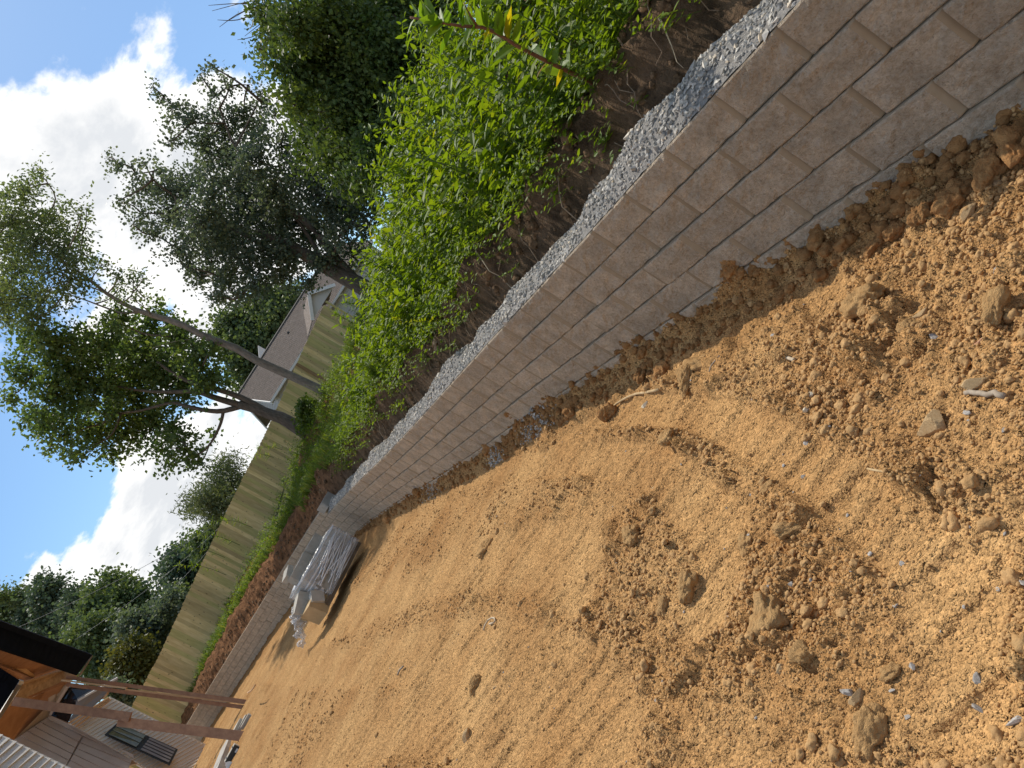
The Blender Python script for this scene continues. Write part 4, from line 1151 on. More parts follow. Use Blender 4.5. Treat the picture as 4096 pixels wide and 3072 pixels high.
# ------------------------------------------------------------------ trees
def inblob(n, c, r):
    v = unit(rng.normal(size=(n, 3))); return c + v * r * (rng.random((n, 1)) ** .42) * np.array([1, 1, .9])
def cards(C_, D, size, asp):
    n = len(C_)
    D = unit(D); sd_ = unit(np.cross(D, rng.normal(size=(n, 3)))); nr = np.cross(sd_, D)
    L_ = size[:, None]
    V = np.stack([C_, C_ + D * L_ * .45 + sd_ * L_ * asp + nr * L_ * .08, C_ + D * L_, C_ + D * L_ * .45 - sd_ * L_ * asp + nr * L_ * .08], 1)
    Fc = np.arange(n * 4).reshape(n, 4)
    return V.reshape(-1, 3), Fc
def tree(label, trunk, rads, limbs, blobs, nleaf, lsize, mleaf, mbark, asp=.30, clump=22, crad=.42, name='broadleaf_tree', group=None, droop=.2, depth=1.0, twigs=1.0, cat='tree'):
    T = spline(np.asarray(trunk), 18); base_ = T[0]
    root = thing(name, label, cat, base_, group)
    tb = MB(); tb.tube(T, np.interp(np.linspace(0, 1, 18), np.linspace(0, 1, len(rads)), rads), 9)
    tb.to(root, 'trunk', M[mbark], True)
    wood = MB(); nodes = [T[6:]]
    for pts, r0, r1 in limbs:
        Q = spline(np.asarray(pts), 14); wood.tube(Q, np.linspace(r0, r1, 14), 7); nodes.append(Q[4:])
    nodes = np.vstack(nodes)
    cs = np.array([b_[0] for b_ in blobs]); rs = np.array([b_[1] for b_ in blobs])
    order = np.argsort(np.linalg.norm(cs[:, None] - nodes[None], axis=2).min(1))
    for i in order:                                           # a bough to every mass of foliage
        d = np.linalg.norm(nodes - cs[i], axis=1); d = d + 2.0 * np.clip(nodes[:, 2] - cs[i][2], 0, 9)
        a = nodes[d.argmin()]; mid_ = (a + cs[i]) / 2 + rng.normal(0, .08, 3) * np.linalg.norm(cs[i] - a) - np.array([0, 0, .06]) * np.linalg.norm(cs[i] - a)
        Q = spline([a, mid_, cs[i]], 8); r0 = min(rads[-1], .02 + .018 * np.linalg.norm(cs[i] - a) ** .7)
        wood.tube(Q, np.linspace(r0, .012, 8), 5); nodes = np.vstack([nodes, Q[3:]])
    vol = rs ** 2.3; cnt = np.maximum(3, (nleaf / clump * vol / vol.sum())).astype(int)
    CC = []; 
    for c, r, k in zip(cs, rs, cnt):
        pts = inblob(k, c, r); pts[:, 1] = c[1] + (pts[:, 1] - c[1]) * depth
        CC.append(pts)
        if twigs:
            for p in pts[:max(2, int(k * .16 * twigs))]:
                mb_ = (c + p) / 2 + rng.normal(0, .05, 3) * r
                wood.tube([c, mb_, p], [.012, .009, .005], 3)
    CC = np.vstack(CC); n = len(CC)
    k = np.repeat(np.arange(n), clump); m = len(k)
    out = unit(CC - cs[np.linalg.norm(CC[:, None] - cs[None], axis=2).argmin(1)])
    ax = unit(out + rng.normal(0, .5, (n, 3)))
    tt = rng.normal(0, 1, (m, 1))
    Pl = CC[k] + ax[k] * tt * crad * .9 + rng.normal(0, crad * .42, (m, 3)) - np.array([0, 0, 1]) * (tt ** 2) * droop * crad * .4
    D = ax[k] * .6 + rng.normal(0, .8, (m, 3)) - np.array([0, 0, droop * 2.0])
    V, Fc = cards(Pl, D, lsize * rng.uniform(.6, 1.25, m), asp)
    cr = rng.random(n)
    r = np.clip(cr[k] * .55 + rng.random(m) * .45, 0, 1)
    wood.to(root, 'limbs', M[mbark], True)
    child(root, 'crown', V, Fc, M[mleaf], attr={'rnd': np.repeat(r, 4)})
    return root
def zc(scale, ox, oy, Z, items, zspread=1.2):
    out = []
    for i, (x, y, r) in enumerate(items):
        z_ = Z + random.uniform(-zspread, zspread)
        out.append((at(ox + x / scale, oy + y / scale, z_), r / scale / F_PX * z_))
    return out
def zp(scale, ox, oy, Z, pts):
    Zs = np.broadcast_to(np.asarray(Z, float), (len(pts),))
    return [at(ox + x / scale, oy + y / scale, z_) for (x, y), z_ in zip(pts, Zs)]
# slender tree with the bare leaning trunk
a3 = (1.276, 0, 600)
tree('tall slender tree with a bare pale trunk in front of the shingled house', zp(*a3, 22.5, [(1660, 1235), (1640, 1225), (1480, 1150), (1320, 1080), (1180, 1000), (1060, 960), (960, 905), (850, 865), (720, 825), (640, 790), (540, 730), (440, 650), (370, 600), (250, 520)]),
     [.15, .13, .11, .085, .05, .03], [(zp(*a3, 22.5, [(720, 825), (620, 832), (540, 805), (420, 760), (300, 720)]), .045, .012), (zp(*a3, 22.5, [(370, 600), (280, 480), (180, 380), (120, 250)]), .03, .01),
      (zp(*a3, 22.7, [(1060, 960), (1000, 965), (900, 975), (780, 1010)]), .022, .008)],
     zc(*a3, 22.5, [(190, 100, 35), (170, 160, 60), (120, 210, 80), (60, 330, 120), (40, 220, 60), (250, 330, 100), (330, 400, 70), (420, 430, 60), (420, 320, 40), (440, 300, 22), (180, 470, 150), (320, 560, 120), (80, 600, 120), (460, 560, 60), (520, 590, 45), (290, 690, 110), (420, 680, 60),
      (610, 640, 50), (680, 660, 55), (730, 660, 35), (600, 700, 40), (150, 750, 130), (60, 450, 100), (20, 720, 110), (690, 770, 36), (740, 755, 26), (560, 760, 45), (30, 850, 90), (180, 860, 90), (-60, 500, 130), (-80, 300, 110), (-60, 750, 120)]), 16500, .125, 'leaf_thin', 'bark_pale', .28, clump=18, crad=.26, depth=1.0)
tree('forked dark trunked tree with a broad crown beside the slender tree', zp(*a3, 24, [(1570, 1445), (1540, 1430), (1440, 1370), (1380, 1350), (1300, 1320), (1220, 1300)]), [.27, .23, .20, .17, .14],
     [(zp(*a3, 24, [(1380, 1345), (1250, 1272), (1130, 1228), (1000, 1195), (900, 1150), (800, 1080)]), .12, .04), (zp(*a3, 24, [(1230, 1303), (1100, 1265), (1000, 1232), (880, 1235), (740, 1230), (560, 1200)]), .12, .03),
      (zp(*a3, 24, [(1230, 1308), (1140, 1332), (1060, 1330), (960, 1310), (870, 1290), (720, 1330), (550, 1350)]), .10, .03), (zp(*a3, 24, [(1140, 1332), (1125, 1400), (1080, 1490), (1020, 1550), (950, 1560)]), .06, .02)],
     zc(*a3, 24, [(900, 950, 110), (760, 880, 110), (1000, 1060, 110), (1080, 1010, 50), (850, 1090, 170), (680, 1060, 180), (500, 980, 150), (350, 1080, 150), (250, 980, 110), (120, 1130, 110), (50, 1260, 60), (300, 1250, 150), (480, 1230, 160), (680, 1260, 170), (900, 1220, 130), (1020, 1190, 90),
      (1090, 1130, 60), (230, 1390, 100), (330, 1470, 90), (420, 1530, 70), (500, 1410, 120), (650, 1430, 120), (560, 1570, 55), (800, 1390, 110), (900, 1440, 90), (830, 1520, 70), (960, 1530, 70), (1080, 1480, 40), (1000, 1600, 50), (870, 1610, 45), (250, 1530, 40), (150, 1350, 70), (150, 960, 90), (600, 880, 80), (1150, 1170, 40)], 1.8),
     27000, .155, 'leaf_fork', 'bark', .36, clump=24, crad=.25)
a4 = (1.3827, 400, 0)
tree('big dark backlit tree with upswept ragged branches behind the weeds', zp(*a4, 20, [(1500, 1610), (1480, 1600), (1350, 1530), (1240, 1470), (1120, 1400), (1000, 1340), (860, 1280)]), [.28, .24, .20, .16, .10],
     [(zp(*a4, 20, [(1440, 1580), (1300, 1420), (1150, 1240), (1000, 1120), (860, 990), (760, 850)]), .15, .03), (zp(*a4, 20, [(1120, 1400), (960, 1380), (800, 1300), (600, 1200), (420, 1100)]), .10, .02),
      (zp(*a4, 20, [(860, 990), (740, 800), (660, 600)]), .06, .015), (zp(*a4, 20, [(1240, 1470), (1180, 1350), (1080, 1200)]), .1, .03)],
     zc(*a4, 20, [(620, 370, 22), (560, 420, 30), (680, 430, 34), (720, 480, 34), (820, 470, 28), (900, 510, 26), (640, 530, 55), (300, 490, 20), (350, 540, 30), (380, 590, 36), (460, 580, 30), (430, 640, 60), (500, 680, 80), (370, 690, 30), (400, 780, 55), (620, 610, 50), (680, 700, 110), (800, 620, 80), (900, 570, 55), (960, 640, 55),
      (880, 720, 100), (1000, 800, 100), (550, 800, 100), (700, 850, 140), (860, 880, 150), (50, 870, 20), (95, 900, 26), (110, 950, 36), (200, 960, 45), (245, 900, 24), (330, 930, 50), (250, 1050, 90), (100, 1110, 26), (150, 1120, 34), (380, 1050, 110), (500, 1000, 110), (620, 1050, 150), (780, 1050, 150), (950, 1050, 170),
      (1100, 950, 140), (1200, 1050, 150), (1300, 1150, 120), (230, 1180, 70), (180, 1240, 40), (400, 1190, 120), (560, 1230, 160), (720, 1250, 170), (900, 1250, 180), (1060, 1230, 170), (1200, 1250, 140), (310, 1300, 70), (430, 1370, 90), (600, 1390, 150), (780, 1420, 160), (950, 1420, 150), (1100, 1400, 120), (1250, 1400, 100),
      (480, 1480, 50), (560, 1520, 80), (700, 1560, 110), (850, 1560, 100), (1000, 1530, 80), (640, 1630, 60), (760, 1650, 50), (1150, 1560, 70), (1330, 1300, 90), (1400, 1420, 80), (1350, 1210, 120), (1420, 1120, 120), (1450, 1010, 130), (1370, 1010, 120), (1480, 1260, 90), (1500, 1120, 80)], 2.0),
     50000, .095, 'leaf_dark', 'bark', .44, clump=24, crad=.20, depth=1.1)
tree('tall green tree with hanging sprays, nearest above the bank', zp(*a4, 15, [(2050, 420), (1900, 330), (1700, 200), (1500, 60), (1350, -60)]), [.30, .26, .2, .12],
     [(zp(*a4, 15, [(1900, 330), (1700, 330), (1500, 380), (1300, 430), (1150, 430)]), .08, .02), (zp(*a4, 15, [(1800, 270), (1600, 560), (1400, 650), (1220, 720)]), .07, .02), (zp(*a4, 15, [(1700, 200), (1450, 200), (1250, 180), (1050, 160)]), .09, .02)],
     zc(*a4, 15, [(900, 60, 60), (960, 130, 80), (1000, 230, 80), (890, 340, 28), (930, 360, 26), (880, 270, 36), (1080, 120, 120), (1200, 80, 140), (1350, 60, 140), (1450, 150, 140), (1150, 250, 140), (1300, 250, 150), (1450, 330, 140), (1060, 380, 100), (1180, 420, 130), (1320, 430, 140), (1460, 500, 130), (1040, 520, 55), (1090, 600, 60),
      (1200, 600, 130), (1330, 620, 130), (1460, 660, 120), (1150, 740, 80), (1260, 790, 120), (1380, 800, 110), (1480, 780, 80), (1050, 645, 26), (1110, 850, 50), (1230, 890, 60), (1600, 100, 150), (1620, 300, 150), (1600, 480, 130), (1750, 60, 150), (1780, 250, 130), (1560, 660, 90), (1900, 100, 120), (1560, 760, 80), (1340, 900, 80), (1480, 900, 110), (1580, 840, 90), (1430, 980, 90), (1680, 600, 100), (1800, 420, 100)], 1.6),
     70000, .115, 'leaf_right', 'bark', .32, clump=24, crad=.27, droop=.45, depth=1.2)
a5 = (2.37, 800, 1100)
tree('dense rounded tree behind the ridge of the shingled house', zp(*a5, 56, [(1000, 1150), (850, 1000), (700, 800), (600, 600)]), [.4, .35, .3, .2], [],
     zc(*a5, 56, [(560, 250, 100), (700, 250, 110), (820, 230, 80), (450, 350, 90), (620, 380, 140), (780, 330, 100), (350, 460, 100), (500, 500, 130), (650, 500, 110), (250, 470, 70), (330, 600, 120), (460, 640, 110), (560, 620, 90), (190, 560, 65), (300, 720, 100), (420, 750, 90), (350, 850, 80), (430, 930, 70), (500, 850, 60), (380, 1020, 50), (180, 620, 50), (870, 200, 40), (560, 130, 40), (250, 420, 40), (900, 150, 60), (700, 420, 110)], 2.5),
     26000, .30, 'leaf_far', 'bark', .42, clump=26, crad=.8, depth=1.3)
a2 = (2.37, 600, 1900)
tree('wispy pale willow leaved tree showing above the fence', zp(*a2, 34, [(920, 250), (800, 180), (700, 120), (560, 100)]), [.14, .10, .07, .03], [(zp(*a2, 34, [(800, 180), (740, 280), (640, 290), (480, 260)]), .06, .01), (zp(*a2, 34, [(800, 180), (760, 40), (700, -60)]), .06, .01)],
     zc(*a2, 34, [(700, 120, 90), (600, 160, 100), (500, 230, 90), (750, 30, 80), (420, 290, 70), (620, 280, 90), (800, 60, 60), (340, 260, 45), (560, 360, 60), (680, 220, 80), (700, -80, 70), (760, -130, 60), (640, 0, 80), (480, 150, 60), (640, 380, 50), (340, 340, 40), (760, 200, 60)], 1.5), 9000, .22, 'leaf_willow', 'bark_pale', .14, clump=16, crad=.5, droop=.35)
tree('very dark round tree behind the left part of the fence', zp(*a2, 50, [(620, 1100), (500, 1000), (400, 880)]), [.3, .25, .2], [],
     zc(*a2, 50, [(330, 770, 110), (240, 800, 80), (420, 770, 90), (180, 870, 70), (300, 870, 130), (420, 870, 110), (230, 960, 90), (340, 980, 120), (430, 960, 90), (230, 1040, 60), (320, 1070, 80), (480, 720, 50), (250, 710, 35), (470, 860, 80), (180, 980, 40), (400, 1050, 80), (460, 800, 90)], 1.5), 17000, .26, 'leaf_blue', 'bark', .45, clump=26, crad=.6, depth=1.2)
tree('mid green tree between the dark round tree and the willow leaved tree', zp(*a2, 46, [(760, 800), (650, 700), (580, 620)]), [.3, .2, .15], [],
     zc(*a2, 46, [(560, 620, 60), (480, 640, 60), (420, 650, 40), (650, 510, 60), (600, 560, 70), (540, 680, 70), (640, 620, 70), (700, 440, 40), (700, 540, 70), (620, 480, 40), (480, 700, 60), (560, 740, 70)], 1.2), 7000, .24, 'leaf_far', 'bark', .4, clump=22, crad=.5)
tree('ragged small leaved tree below the dark round tree', zp(*a2, 44, [(420, 1400), (300, 1350), (220, 1280)]), [.25, .2, .12], [],
     zc(*a2, 44, [(200, 1180, 50), (250, 1140, 40), (230, 1250, 70), (160, 1230, 50), (300, 1180, 50), (120, 1320, 60), (250, 1330, 80), (60, 1270, 40), (40, 1330, 50), (170, 1400, 80), (280, 1240, 50), (330, 1130, 50), (180, 1480, 80), (80, 1420, 70), (330, 1300, 50)], 1.2), 8000, .22, 'leaf_far', 'bark', .4, clump=22, crad=.45)
a1 = (2.011, 0, 2300)
GT = 'trees behind the fence on the house side'
tree('tallest pointed tree behind the black roof', zp(*a1, 60, [(800, 700), (600, 500), (420, 250)]), [.4, .3, .1], [], zc(*a1, 60, [(310, 30, 26), (330, 80, 45), (380, 120, 60), (420, 70, 34), (480, 80, 36), (440, 150, 55), (330, 180, 80), (430, 220, 80), (300, 300, 120), (450, 330, 120), (220, 370, 80), (380, 420, 100), (520, 400, 90), (370, 10, 14)], 2), 12000, .34, 'leaf_blue', 'bark', .38, clump=24, crad=.6, group=GT)
tree('spreading tree at the left margin behind the black roof', zp(*a1, 62, [(500, 600), (300, 450), (150, 300)]), [.4, .3, .1], [], zc(*a1, 62, [(150, 130, 40), (150, 190, 70), (70, 220, 80), (20, 280, 90), (180, 290, 90), (100, 350, 90), (10, 170, 50), (200, 220, 50), (260, 260, 50), (-60, 240, 80), (30, 370, 70)], 2), 8000, .32, 'leaf_far', 'bark', .38, clump=22, crad=.6, group=GT)
tree('narrow tree between the two tallest behind the black roof', zp(*a1, 56, [(850, 700), (720, 500), (600, 250)]), [.35, .25, .1], [], zc(*a1, 56, [(600, 100, 26), (560, 130, 26), (570, 190, 45), (620, 250, 60), (540, 260, 55), (660, 180, 40), (560, 340, 80), (660, 340, 80), (600, 430, 100), (500, 470, 80), (700, 450, 80), (700, 130, 26)], 2), 8000, .30, 'leaf_blue', 'bark', .38, clump=22, crad=.55, group=GT)
tree('broad light green tree with an upright top above the fence', zp(*a1, 52, [(1150, 700), (1050, 500), (960, 250)]), [.4, .3, .1], [], zc(*a1, 52, [(840, 20, 22), (870, 60, 45), (930, 50, 45), (900, 110, 70), (980, 120, 70), (1050, 120, 50), (1100, 130, 40), (1140, 160, 40), (1000, 60, 34), (740, 100, 30), (760, 170, 50), (840, 190, 80), (950, 200, 90), (1060, 210, 80), (1160, 220, 50), (720, 240, 50), (850, 290, 110), (1000, 300, 120), (1130, 270, 70), (1210, 260, 40), (750, 330, 90), (1270, 220, 36), (1250, 290, 50)], 2), 19000, .28, 'leaf_far', 'bark', .4, clump=24, crad=.55, group=GT)
tree('leafy dark green tree massed low behind the fence', zp(*a1, 46, [(1050, 900), (950, 750), (850, 600)]), [.4, .3, .15], [], zc(*a1, 46, [(600, 520, 90), (700, 450, 110), (820, 440, 110), (940, 430, 110), (650, 600, 90), (760, 560, 110), (880, 560, 110), (780, 680, 90), (680, 680, 70), (840, 760, 80), (920, 660, 90), (760, 780, 60), (900, 850, 70), (800, 850, 60), (700, 760, 50)], 1.5), 17000, .24, 'leaf_far', 'bark', .4, clump=24, crad=.5, group=GT)
tree('shaded tree with thin hanging branches close behind the fence', zp(*a1, 40, [(1250, 850), (1180, 700), (1120, 500)]), [.3, .2, .1], [], zc(*a1, 40, [(1060, 410, 90), (1170, 380, 80), (1260, 360, 60), (1320, 280, 50), (1350, 220, 40), (1100, 500, 90), (1200, 480, 80), (1280, 430, 60), (1000, 520, 70), (1220, 560, 60), (1340, 330, 40), (1370, 160, 40), (1180, 640, 60)], 1.5), 11000, .22, 'leaf_dark', 'bark', .4, clump=22, crad=.45, group=GT)
tree('olive yellow bush lit behind the fence near the propped boards', zp(*a1, 37, [(1180, 950), (1100, 850), (1020, 750)]), [.2, .15, .08], [], zc(*a1, 37, [(1080, 590, 70), (1000, 640, 70), (1120, 660, 60), (960, 720, 60), (1040, 720, 80), (1140, 740, 50), (980, 800, 60), (1070, 810, 60), (1000, 880, 50), (1090, 880, 50), (940, 860, 40), (1150, 570, 40)], 1.2), 9000, .20, 'leaf_olive', 'bark', .4, clump=22, crad=.4, group=GT, name='bush', cat='bush')
tree('shaded shrub low between house and fence end', zp(*a1, 29.5, [(1080, 1120), (1020, 1040)]), [.1, .06], [], zc(*a1, 29.5, [(960, 960, 50), (1000, 1000, 50), (920, 940, 40), (1030, 1030, 40), (980, 1040, 40), (900, 880, 40)], .5), 2500, .16, 'leaf_dark', 'bark', .4, clump=18, crad=.3, name='bush', cat='bush')
tree('rounded shrub with orange tipped leaves at the foot of the forked tree', zp(2.37, 800, 1100, 23.4, [(1120, 1420), (1060, 1390), (1020, 1350)]), [.04, .03, .02], [], zc(2.37, 800, 1100, 23.2, [(980, 1260, 45), (1040, 1240, 50), (1000, 1320, 60), (1070, 1300, 60), (1040, 1380, 60), (990, 1380, 40), (960, 1230, 26), (1090, 1380, 50), (1030, 1440, 40)], .4), 4200, .13, 'leaf_shrub', 'bark', .4, clump=18, crad=.18, name='shrub', cat='shrub')
# bare dead limbs reaching out at the top
dt = MB(); base_p = at(1150, -120, 16)
droot = thing('dead_branch', 'bare dead limb with many thin twigs against the sky', 'dead branch', base_p)
for (x0, y0, x1, y1, bx, by) in [(1050, -20, 640, 0, 800, -60), (1050, -20, 620, 60, 820, 10), (1050, 10, 660, 150, 800, 60), (1000, 20, 700, 120, 850, 40), (1030, 40, 830, 260, 920, 160), (1010, 60, 760, 220, 870, 190), (980, 40, 800, 200, 900, 120), (930, 30, 600, 30, 760, 20), (900, 60, 650, 110, 760, 110)]:
    dt.tube(spline(zp(*a4, 15.5, [(x0, y0), (bx, by), (x1, y1)]), 9), np.linspace(.018, .005, 9), 4)
dt.tube(spline([base_p, at(1120, -20, 15.6), at(1130, 30, 15.5)], 6), np.linspace(.05, .02, 6), 5)
dt.to(droot, 'twigs', M['bark'], True)

# ------------------------------------------------------------------ board fence
FP = np.array([at(420, 3040, 26.6), at(523, 2831, 27.5), at(646, 2598, 28.3), at(845, 2170, 30), at(983, 1887, 31.2), at(1052, 1750, 32), at(1188, 1450, 33.5), at(1240, 1335, 34.1), at(1300, 1210, 35)])
FSp = spline(FP, 400); fl_ = np.r_[0, np.cumsum(np.linalg.norm(np.diff(FSp[:, :2], axis=0), axis=1))]
PWD = .150
froot = thing('board_fence', 'tall new board fence of pale yellow green pickets along the top of the bank', 'fence', (FSp[200][0], FSp[200][1], 2.5))
def picket_mesh(seed):
    r = np.random.default_rng(seed); w_ = PWD + .006; h_ = 1.95 + r.uniform(-.012, .012); c = .03; t = .018
    pr = [(-w_ / 2, -.10), (w_ / 2, -.10), (w_ / 2, h_ - c), (w_ / 2 - c, h_), (-w_ / 2 + c, h_), (-w_ / 2, h_ - c)]
    mb = MB(); mb.slab([(a, -t / 2, b_) for a, b_ in pr], (0, t, 0)); return mb.out()
pm_ = {}
for mm in ('picket', 'picket_green', 'picket_brown'):
    pm_[mm] = [mesh_data('picket', *picket_mesh(i), M[mm]) for i in range(4)]
npk = int(fl_[-1] / PWD)
fb = np.array(froot.location)
for i in range(npk):
    u = (i + .5) * PWD
    p = np.array([np.interp(u, fl_, FSp[:, c]) for c in range(3)])
    p2 = np.array([np.interp(u + .1, fl_, FSp[:, c]) for c in range(2)])
    ang = math.atan2(p2[1] - p[1], p2[0] - p[0])
    x_ = random.random()
    brown = abs(u - np.interp(at(1186, 1452, 33.5)[0], FSp[:, 0], fl_)) < PWD * .6
    mm = 'picket_brown' if brown else ('picket_green' if x_ < .32 else 'picket')
    o = bpy.data.objects.new('picket', random.choice(pm_[mm])); COL.objects.link(o); o.parent = froot
    o.location = (p[0] - fb[0], p[1] - fb[1] + (-.03 if brown else .011 * (i % 2) + random.gauss(0, .003)), p[2] - 1.95 - fb[2] + random.gauss(0, .006))
    o.rotation_euler = (0, random.gauss(0, .0008), ang)
for hh in (.25, 1.0, 1.7):                                     # rails and posts on the far side
    for i in range(0, 399, 30):
        a, b_ = FSp[i], FSp[min(i + 30, 399)]
        e = unit((b_ - a) * (1, 1, 0)); nb = np.array([-e[1], e[0], 0])
        mb = MB(); m_ = (a + b_) / 2 + nb * .035 + (0, 0, hh - 1.95)
        mb.box(m_, np.linalg.norm(b_ - a), .04, .09, [unit(b_ - a), nb, (0, 0, 1)]); mb.to(froot, 'rail', M['picket'])
for i in range(0, 400, 30):
    a = FSp[min(i, 399)]; e = unit(FSp[min(i + 1, 399)] - FSp[max(i - 1, 0)]); nb = unit(np.array([-e[1], e[0], 0]))
    mb = MB(); mb.box(a + nb * .10 + (0, 0, -1.05), .09, .09, 1.75, [unit(e * (1, 1, 0)), nb, (0, 0, 1)]); mb.to(froot, 'post', M['picket'])
# return of the fence at its uphill end
mb = MB(); e0 = FSp[-1]
for i in range(1):
    mb.box(e0 + (.06, .25, -.95), .09, .5, 1.9)
mb.to(froot, 'end_post', M['picket_green'])

# overhead wires behind the fence
for lb, (a, b_) in {'upper thin overhead wire crossing the sky behind the fence': ((-40, 2560), (900, 2080)), 'lower thin overhead wire just above the fence boards': ((560, 2470), (960, 2030)), 'middle thin overhead wire sagging behind the fence': ((300, 2560), (930, 2060))}.items():
    p, q_ = at(*a, 40), at(*b_, 44); t_ = np.linspace(0, 1, 12)[:, None]
    tube_thing('overhead_wire', lb, 'wire', list(p * (1 - t_) + q_ * t_ - np.array([0, 0, .35]) * np.sin(np.pi * t_)), .012, 'wire', 4)

# ------------------------------------------------------------------ shingled house beyond the fence
def quad_grid(mb, A, B, C_, D, n, th):                        # n strips between AB (bottom) and DC (top), each proud at its lower edge
    A, B, C_, D = map(np.asarray, (A, B, C_, D)); nrm = unit(np.cross(B - A, D - A))
    for i in range(n):
        t0, t1 = i / n, (i + 1) / n
        a, b_ = A + (D - A) * t0, B + (C_ - B) * t0; c, d = B + (C_ - B) * t1, A + (D - A) * t1
        mb.add([a + nrm * th, b_ + nrm * th, c + nrm * .004, d + nrm * .004, a, b_], [(0, 1, 2, 3), (4, 5, 1, 0)])
Pk = at(957, 1595, 46); Rr = at(1330, 975, 48)                 # ridge, left and right end
E1 = at(1079, 1606, 43.5); E2 = at(1050, 1706, 49.5)           # eave corners of the near gable
rd = Rr - Pk
E1r = E1 + rd * (1.0, 1.0, 0); E2r = E2 + rd * (1.0, 1.0, 0)
Pk[2] = (Pk[2] + Rr[2]) / 2; Rr[2] = Pk[2]
ez = (E1[2] + E2[2]) / 2; E1[2] = E1r[2] = E1[2]; E2[2] = E2r[2] = E1[2]
hr = thing('shingled_house', 'house with a brown grey shingle roof and pale siding behind the fence', 'house', (E1[0], E1[1], 3.5))
mb = MB(); n = 26
for i in range(n):                                            # courses of shingles, each lapping the one below
    t0, t1 = i / n, (i + 1) / n
    a, b_ = E1 + (Pk - E1) * t0, E1r + (Rr - E1r) * t0; c, d = E1r + (Rr - E1r) * t1, E1 + (Pk - E1) * t1
    nr = unit(np.cross(E1r - E1, Pk - E1))
    mb.add([a + nr * .05, b_ + nr * .05, c + nr * .02, d + nr * .02, a, b_], [(0, 1, 2, 3), (4, 5, 1, 0)])
mb.slab([E2, Pk, Rr, E2r], (0, 0, .04))
mb.to(hr, 'roof', M['shingle'])
gd = unit((E2 - E1) * (1, 1, 0)); rdn = unit(rd * (1, 1, 0)); inset = rdn * .55
wa, wb = E1 + gd * .5 + inset, E2 - gd * .5 + inset
zb = 3.0
mb = MB(); peak = np.array([(wa[0] + wb[0]) / 2, (wa[1] + wb[1]) / 2, Pk[2] - .35]); nlap = 34
for i in range(nlap):
    z0 = zb + (peak[2] - zb) * i / nlap; z1 = zb + (peak[2] - zb) * (i + 1) / nlap; ezw = E1[2] - .1
    def half(z): return 1.0 if z <= ezw else max(0.0, (peak[2] - z) / (peak[2] - ezw))
    m_ = (wa + wb) / 2; hv = (wb - wa) / 2
    q4 = [m_ - hv * half(z0), m_ + hv * half(z0), m_ + hv * half(z1), m_ - hv * half(z1)]
    zz = [z0, z0, z1, z1]; off = [-.025, -.025, -.003, -.003]
    V = [np.array([p[0], p[1], z]) + rdn * o_ for p, z, o_ in zip(q4, zz, off)]
    V += [np.array([q4[0][0], q4[0][1], z0]), np.array([q4[1][0], q4[1][1], z0])]
    mb.add(V, [(0, 1, 2, 3), (4, 5, 1, 0)])
mb.to(hr, 'gable_siding', M['siding_grey'])
mb = MB(); A = wa.copy(); Bq = E1r + gd * .5; A[2] = zb; Bq[2] = zb
quad_grid(mb, A, Bq, np.array([Bq[0], Bq[1], E1[2] - .05]), np.array([A[0], A[1], E1[2] - .05]), 22, .02)
mb.to(hr, 'front_siding', M['siding_grey'])
mb = MB()
for a, b_ in ((E1, Pk), (Pk, E2)):
    u_ = unit(b_ - a); mb.box((a + b_) / 2 - (0, 0, .12), np.linalg.norm(b_ - a) + .1, .06, .26, [u_, rdn, np.cross(u_, rdn)])
mb.to(hr, 'rake_trim', M['white_trim'])
mb = MB(); mb.slab([E1 + rdn * .05 - (0, 0, .05), E2 + rdn * .05 - (0, 0, .05), E2 + rdn * .6 - (0, 0, .05), E1 + rdn * .6 - (0, 0, .05)], (0, 0, -.04))
mb = MB(); gdir = -gd
mb.box((E1 + E1r) / 2 + gdir * .08 - (0, 0, .08), np.linalg.norm(E1r - E1), .14, .14, [rdn, gdir, (0, 0, 1)]); mb.to(hr, 'gutter', M['white_trim'])
mb = MB(); mb.slab([E1 - (0, 0, .18), E1r - (0, 0, .18), E1r + gd * .5 - (0, 0, .18), E1 + gd * .5 - (0, 0, .18)], (0, 0, .03)); mb.to(hr, 'soffit', M['siding_grey'])
mb = MB(); dp = E1 + gd * .42 + rdn * .5
mb.tube([E1 + rdn * .3 - (0, 0, .15), E1 + rdn * .4 + gd * .3 - (0, 0, .5), dp - (0, 0, .7), dp - (0, 0, 3.0)], .05, 6); mb.to(hr, 'downspout', M['white_trim'])
mb = MB(); mb.box((wa) + (0, 0, 0) - rdn * .02 + (0, 0, (zb + E1[2]) / 2 - wa[2]), .12, .12, E1[2] - zb - .1, [gd, rdn, (0, 0, 1)]); mb.to(hr, 'corner_trim', M['white_trim'])
mb = MB(); mb.tube([Pk + (0, 0, .06), Rr + (0, 0, .06)], .07, 5); mb.to(hr, 'ridge_cap', M['frame_dark'])
def dormer(c, wd, ht, dp_, name):
    """little gable standing on the front roof slope"""
    f = -gd; c = np.asarray(c); r_ = rdn
    L0, R0, T0 = c - r_ * wd / 2, c + r_ * wd / 2, c + np.array([0, 0, ht])
    bk = -f * dp_
    m1 = MB(); m1.slab([L0, R0, T0], f * -.05); fr = m1.to(hr, name, M['siding_grey'])
    m2 = MB()
    for a, b_ in ((L0, T0), (T0, R0)):
        m2.slab([a + f * .22 + (0, 0, -.02), b_ + f * .22 + (0, 0, .05), b_ + bk + (0, 0, .05), a + bk + (0, 0, -.02)], (0, 0, .05))
    m2.to(hr, name + '_roof', M['shingle'])
    m3 = MB()
    for a, b_ in ((L0, T0), (T0, R0)):
        u_ = unit(b_ - a); m3.box((a + b_) / 2 + f * .25, np.linalg.norm(b_ - a) + .1, .05, .20, [u_, f, np.cross(u_, f)])
    m3.to(hr, name + '_trim', M['white_trim'])
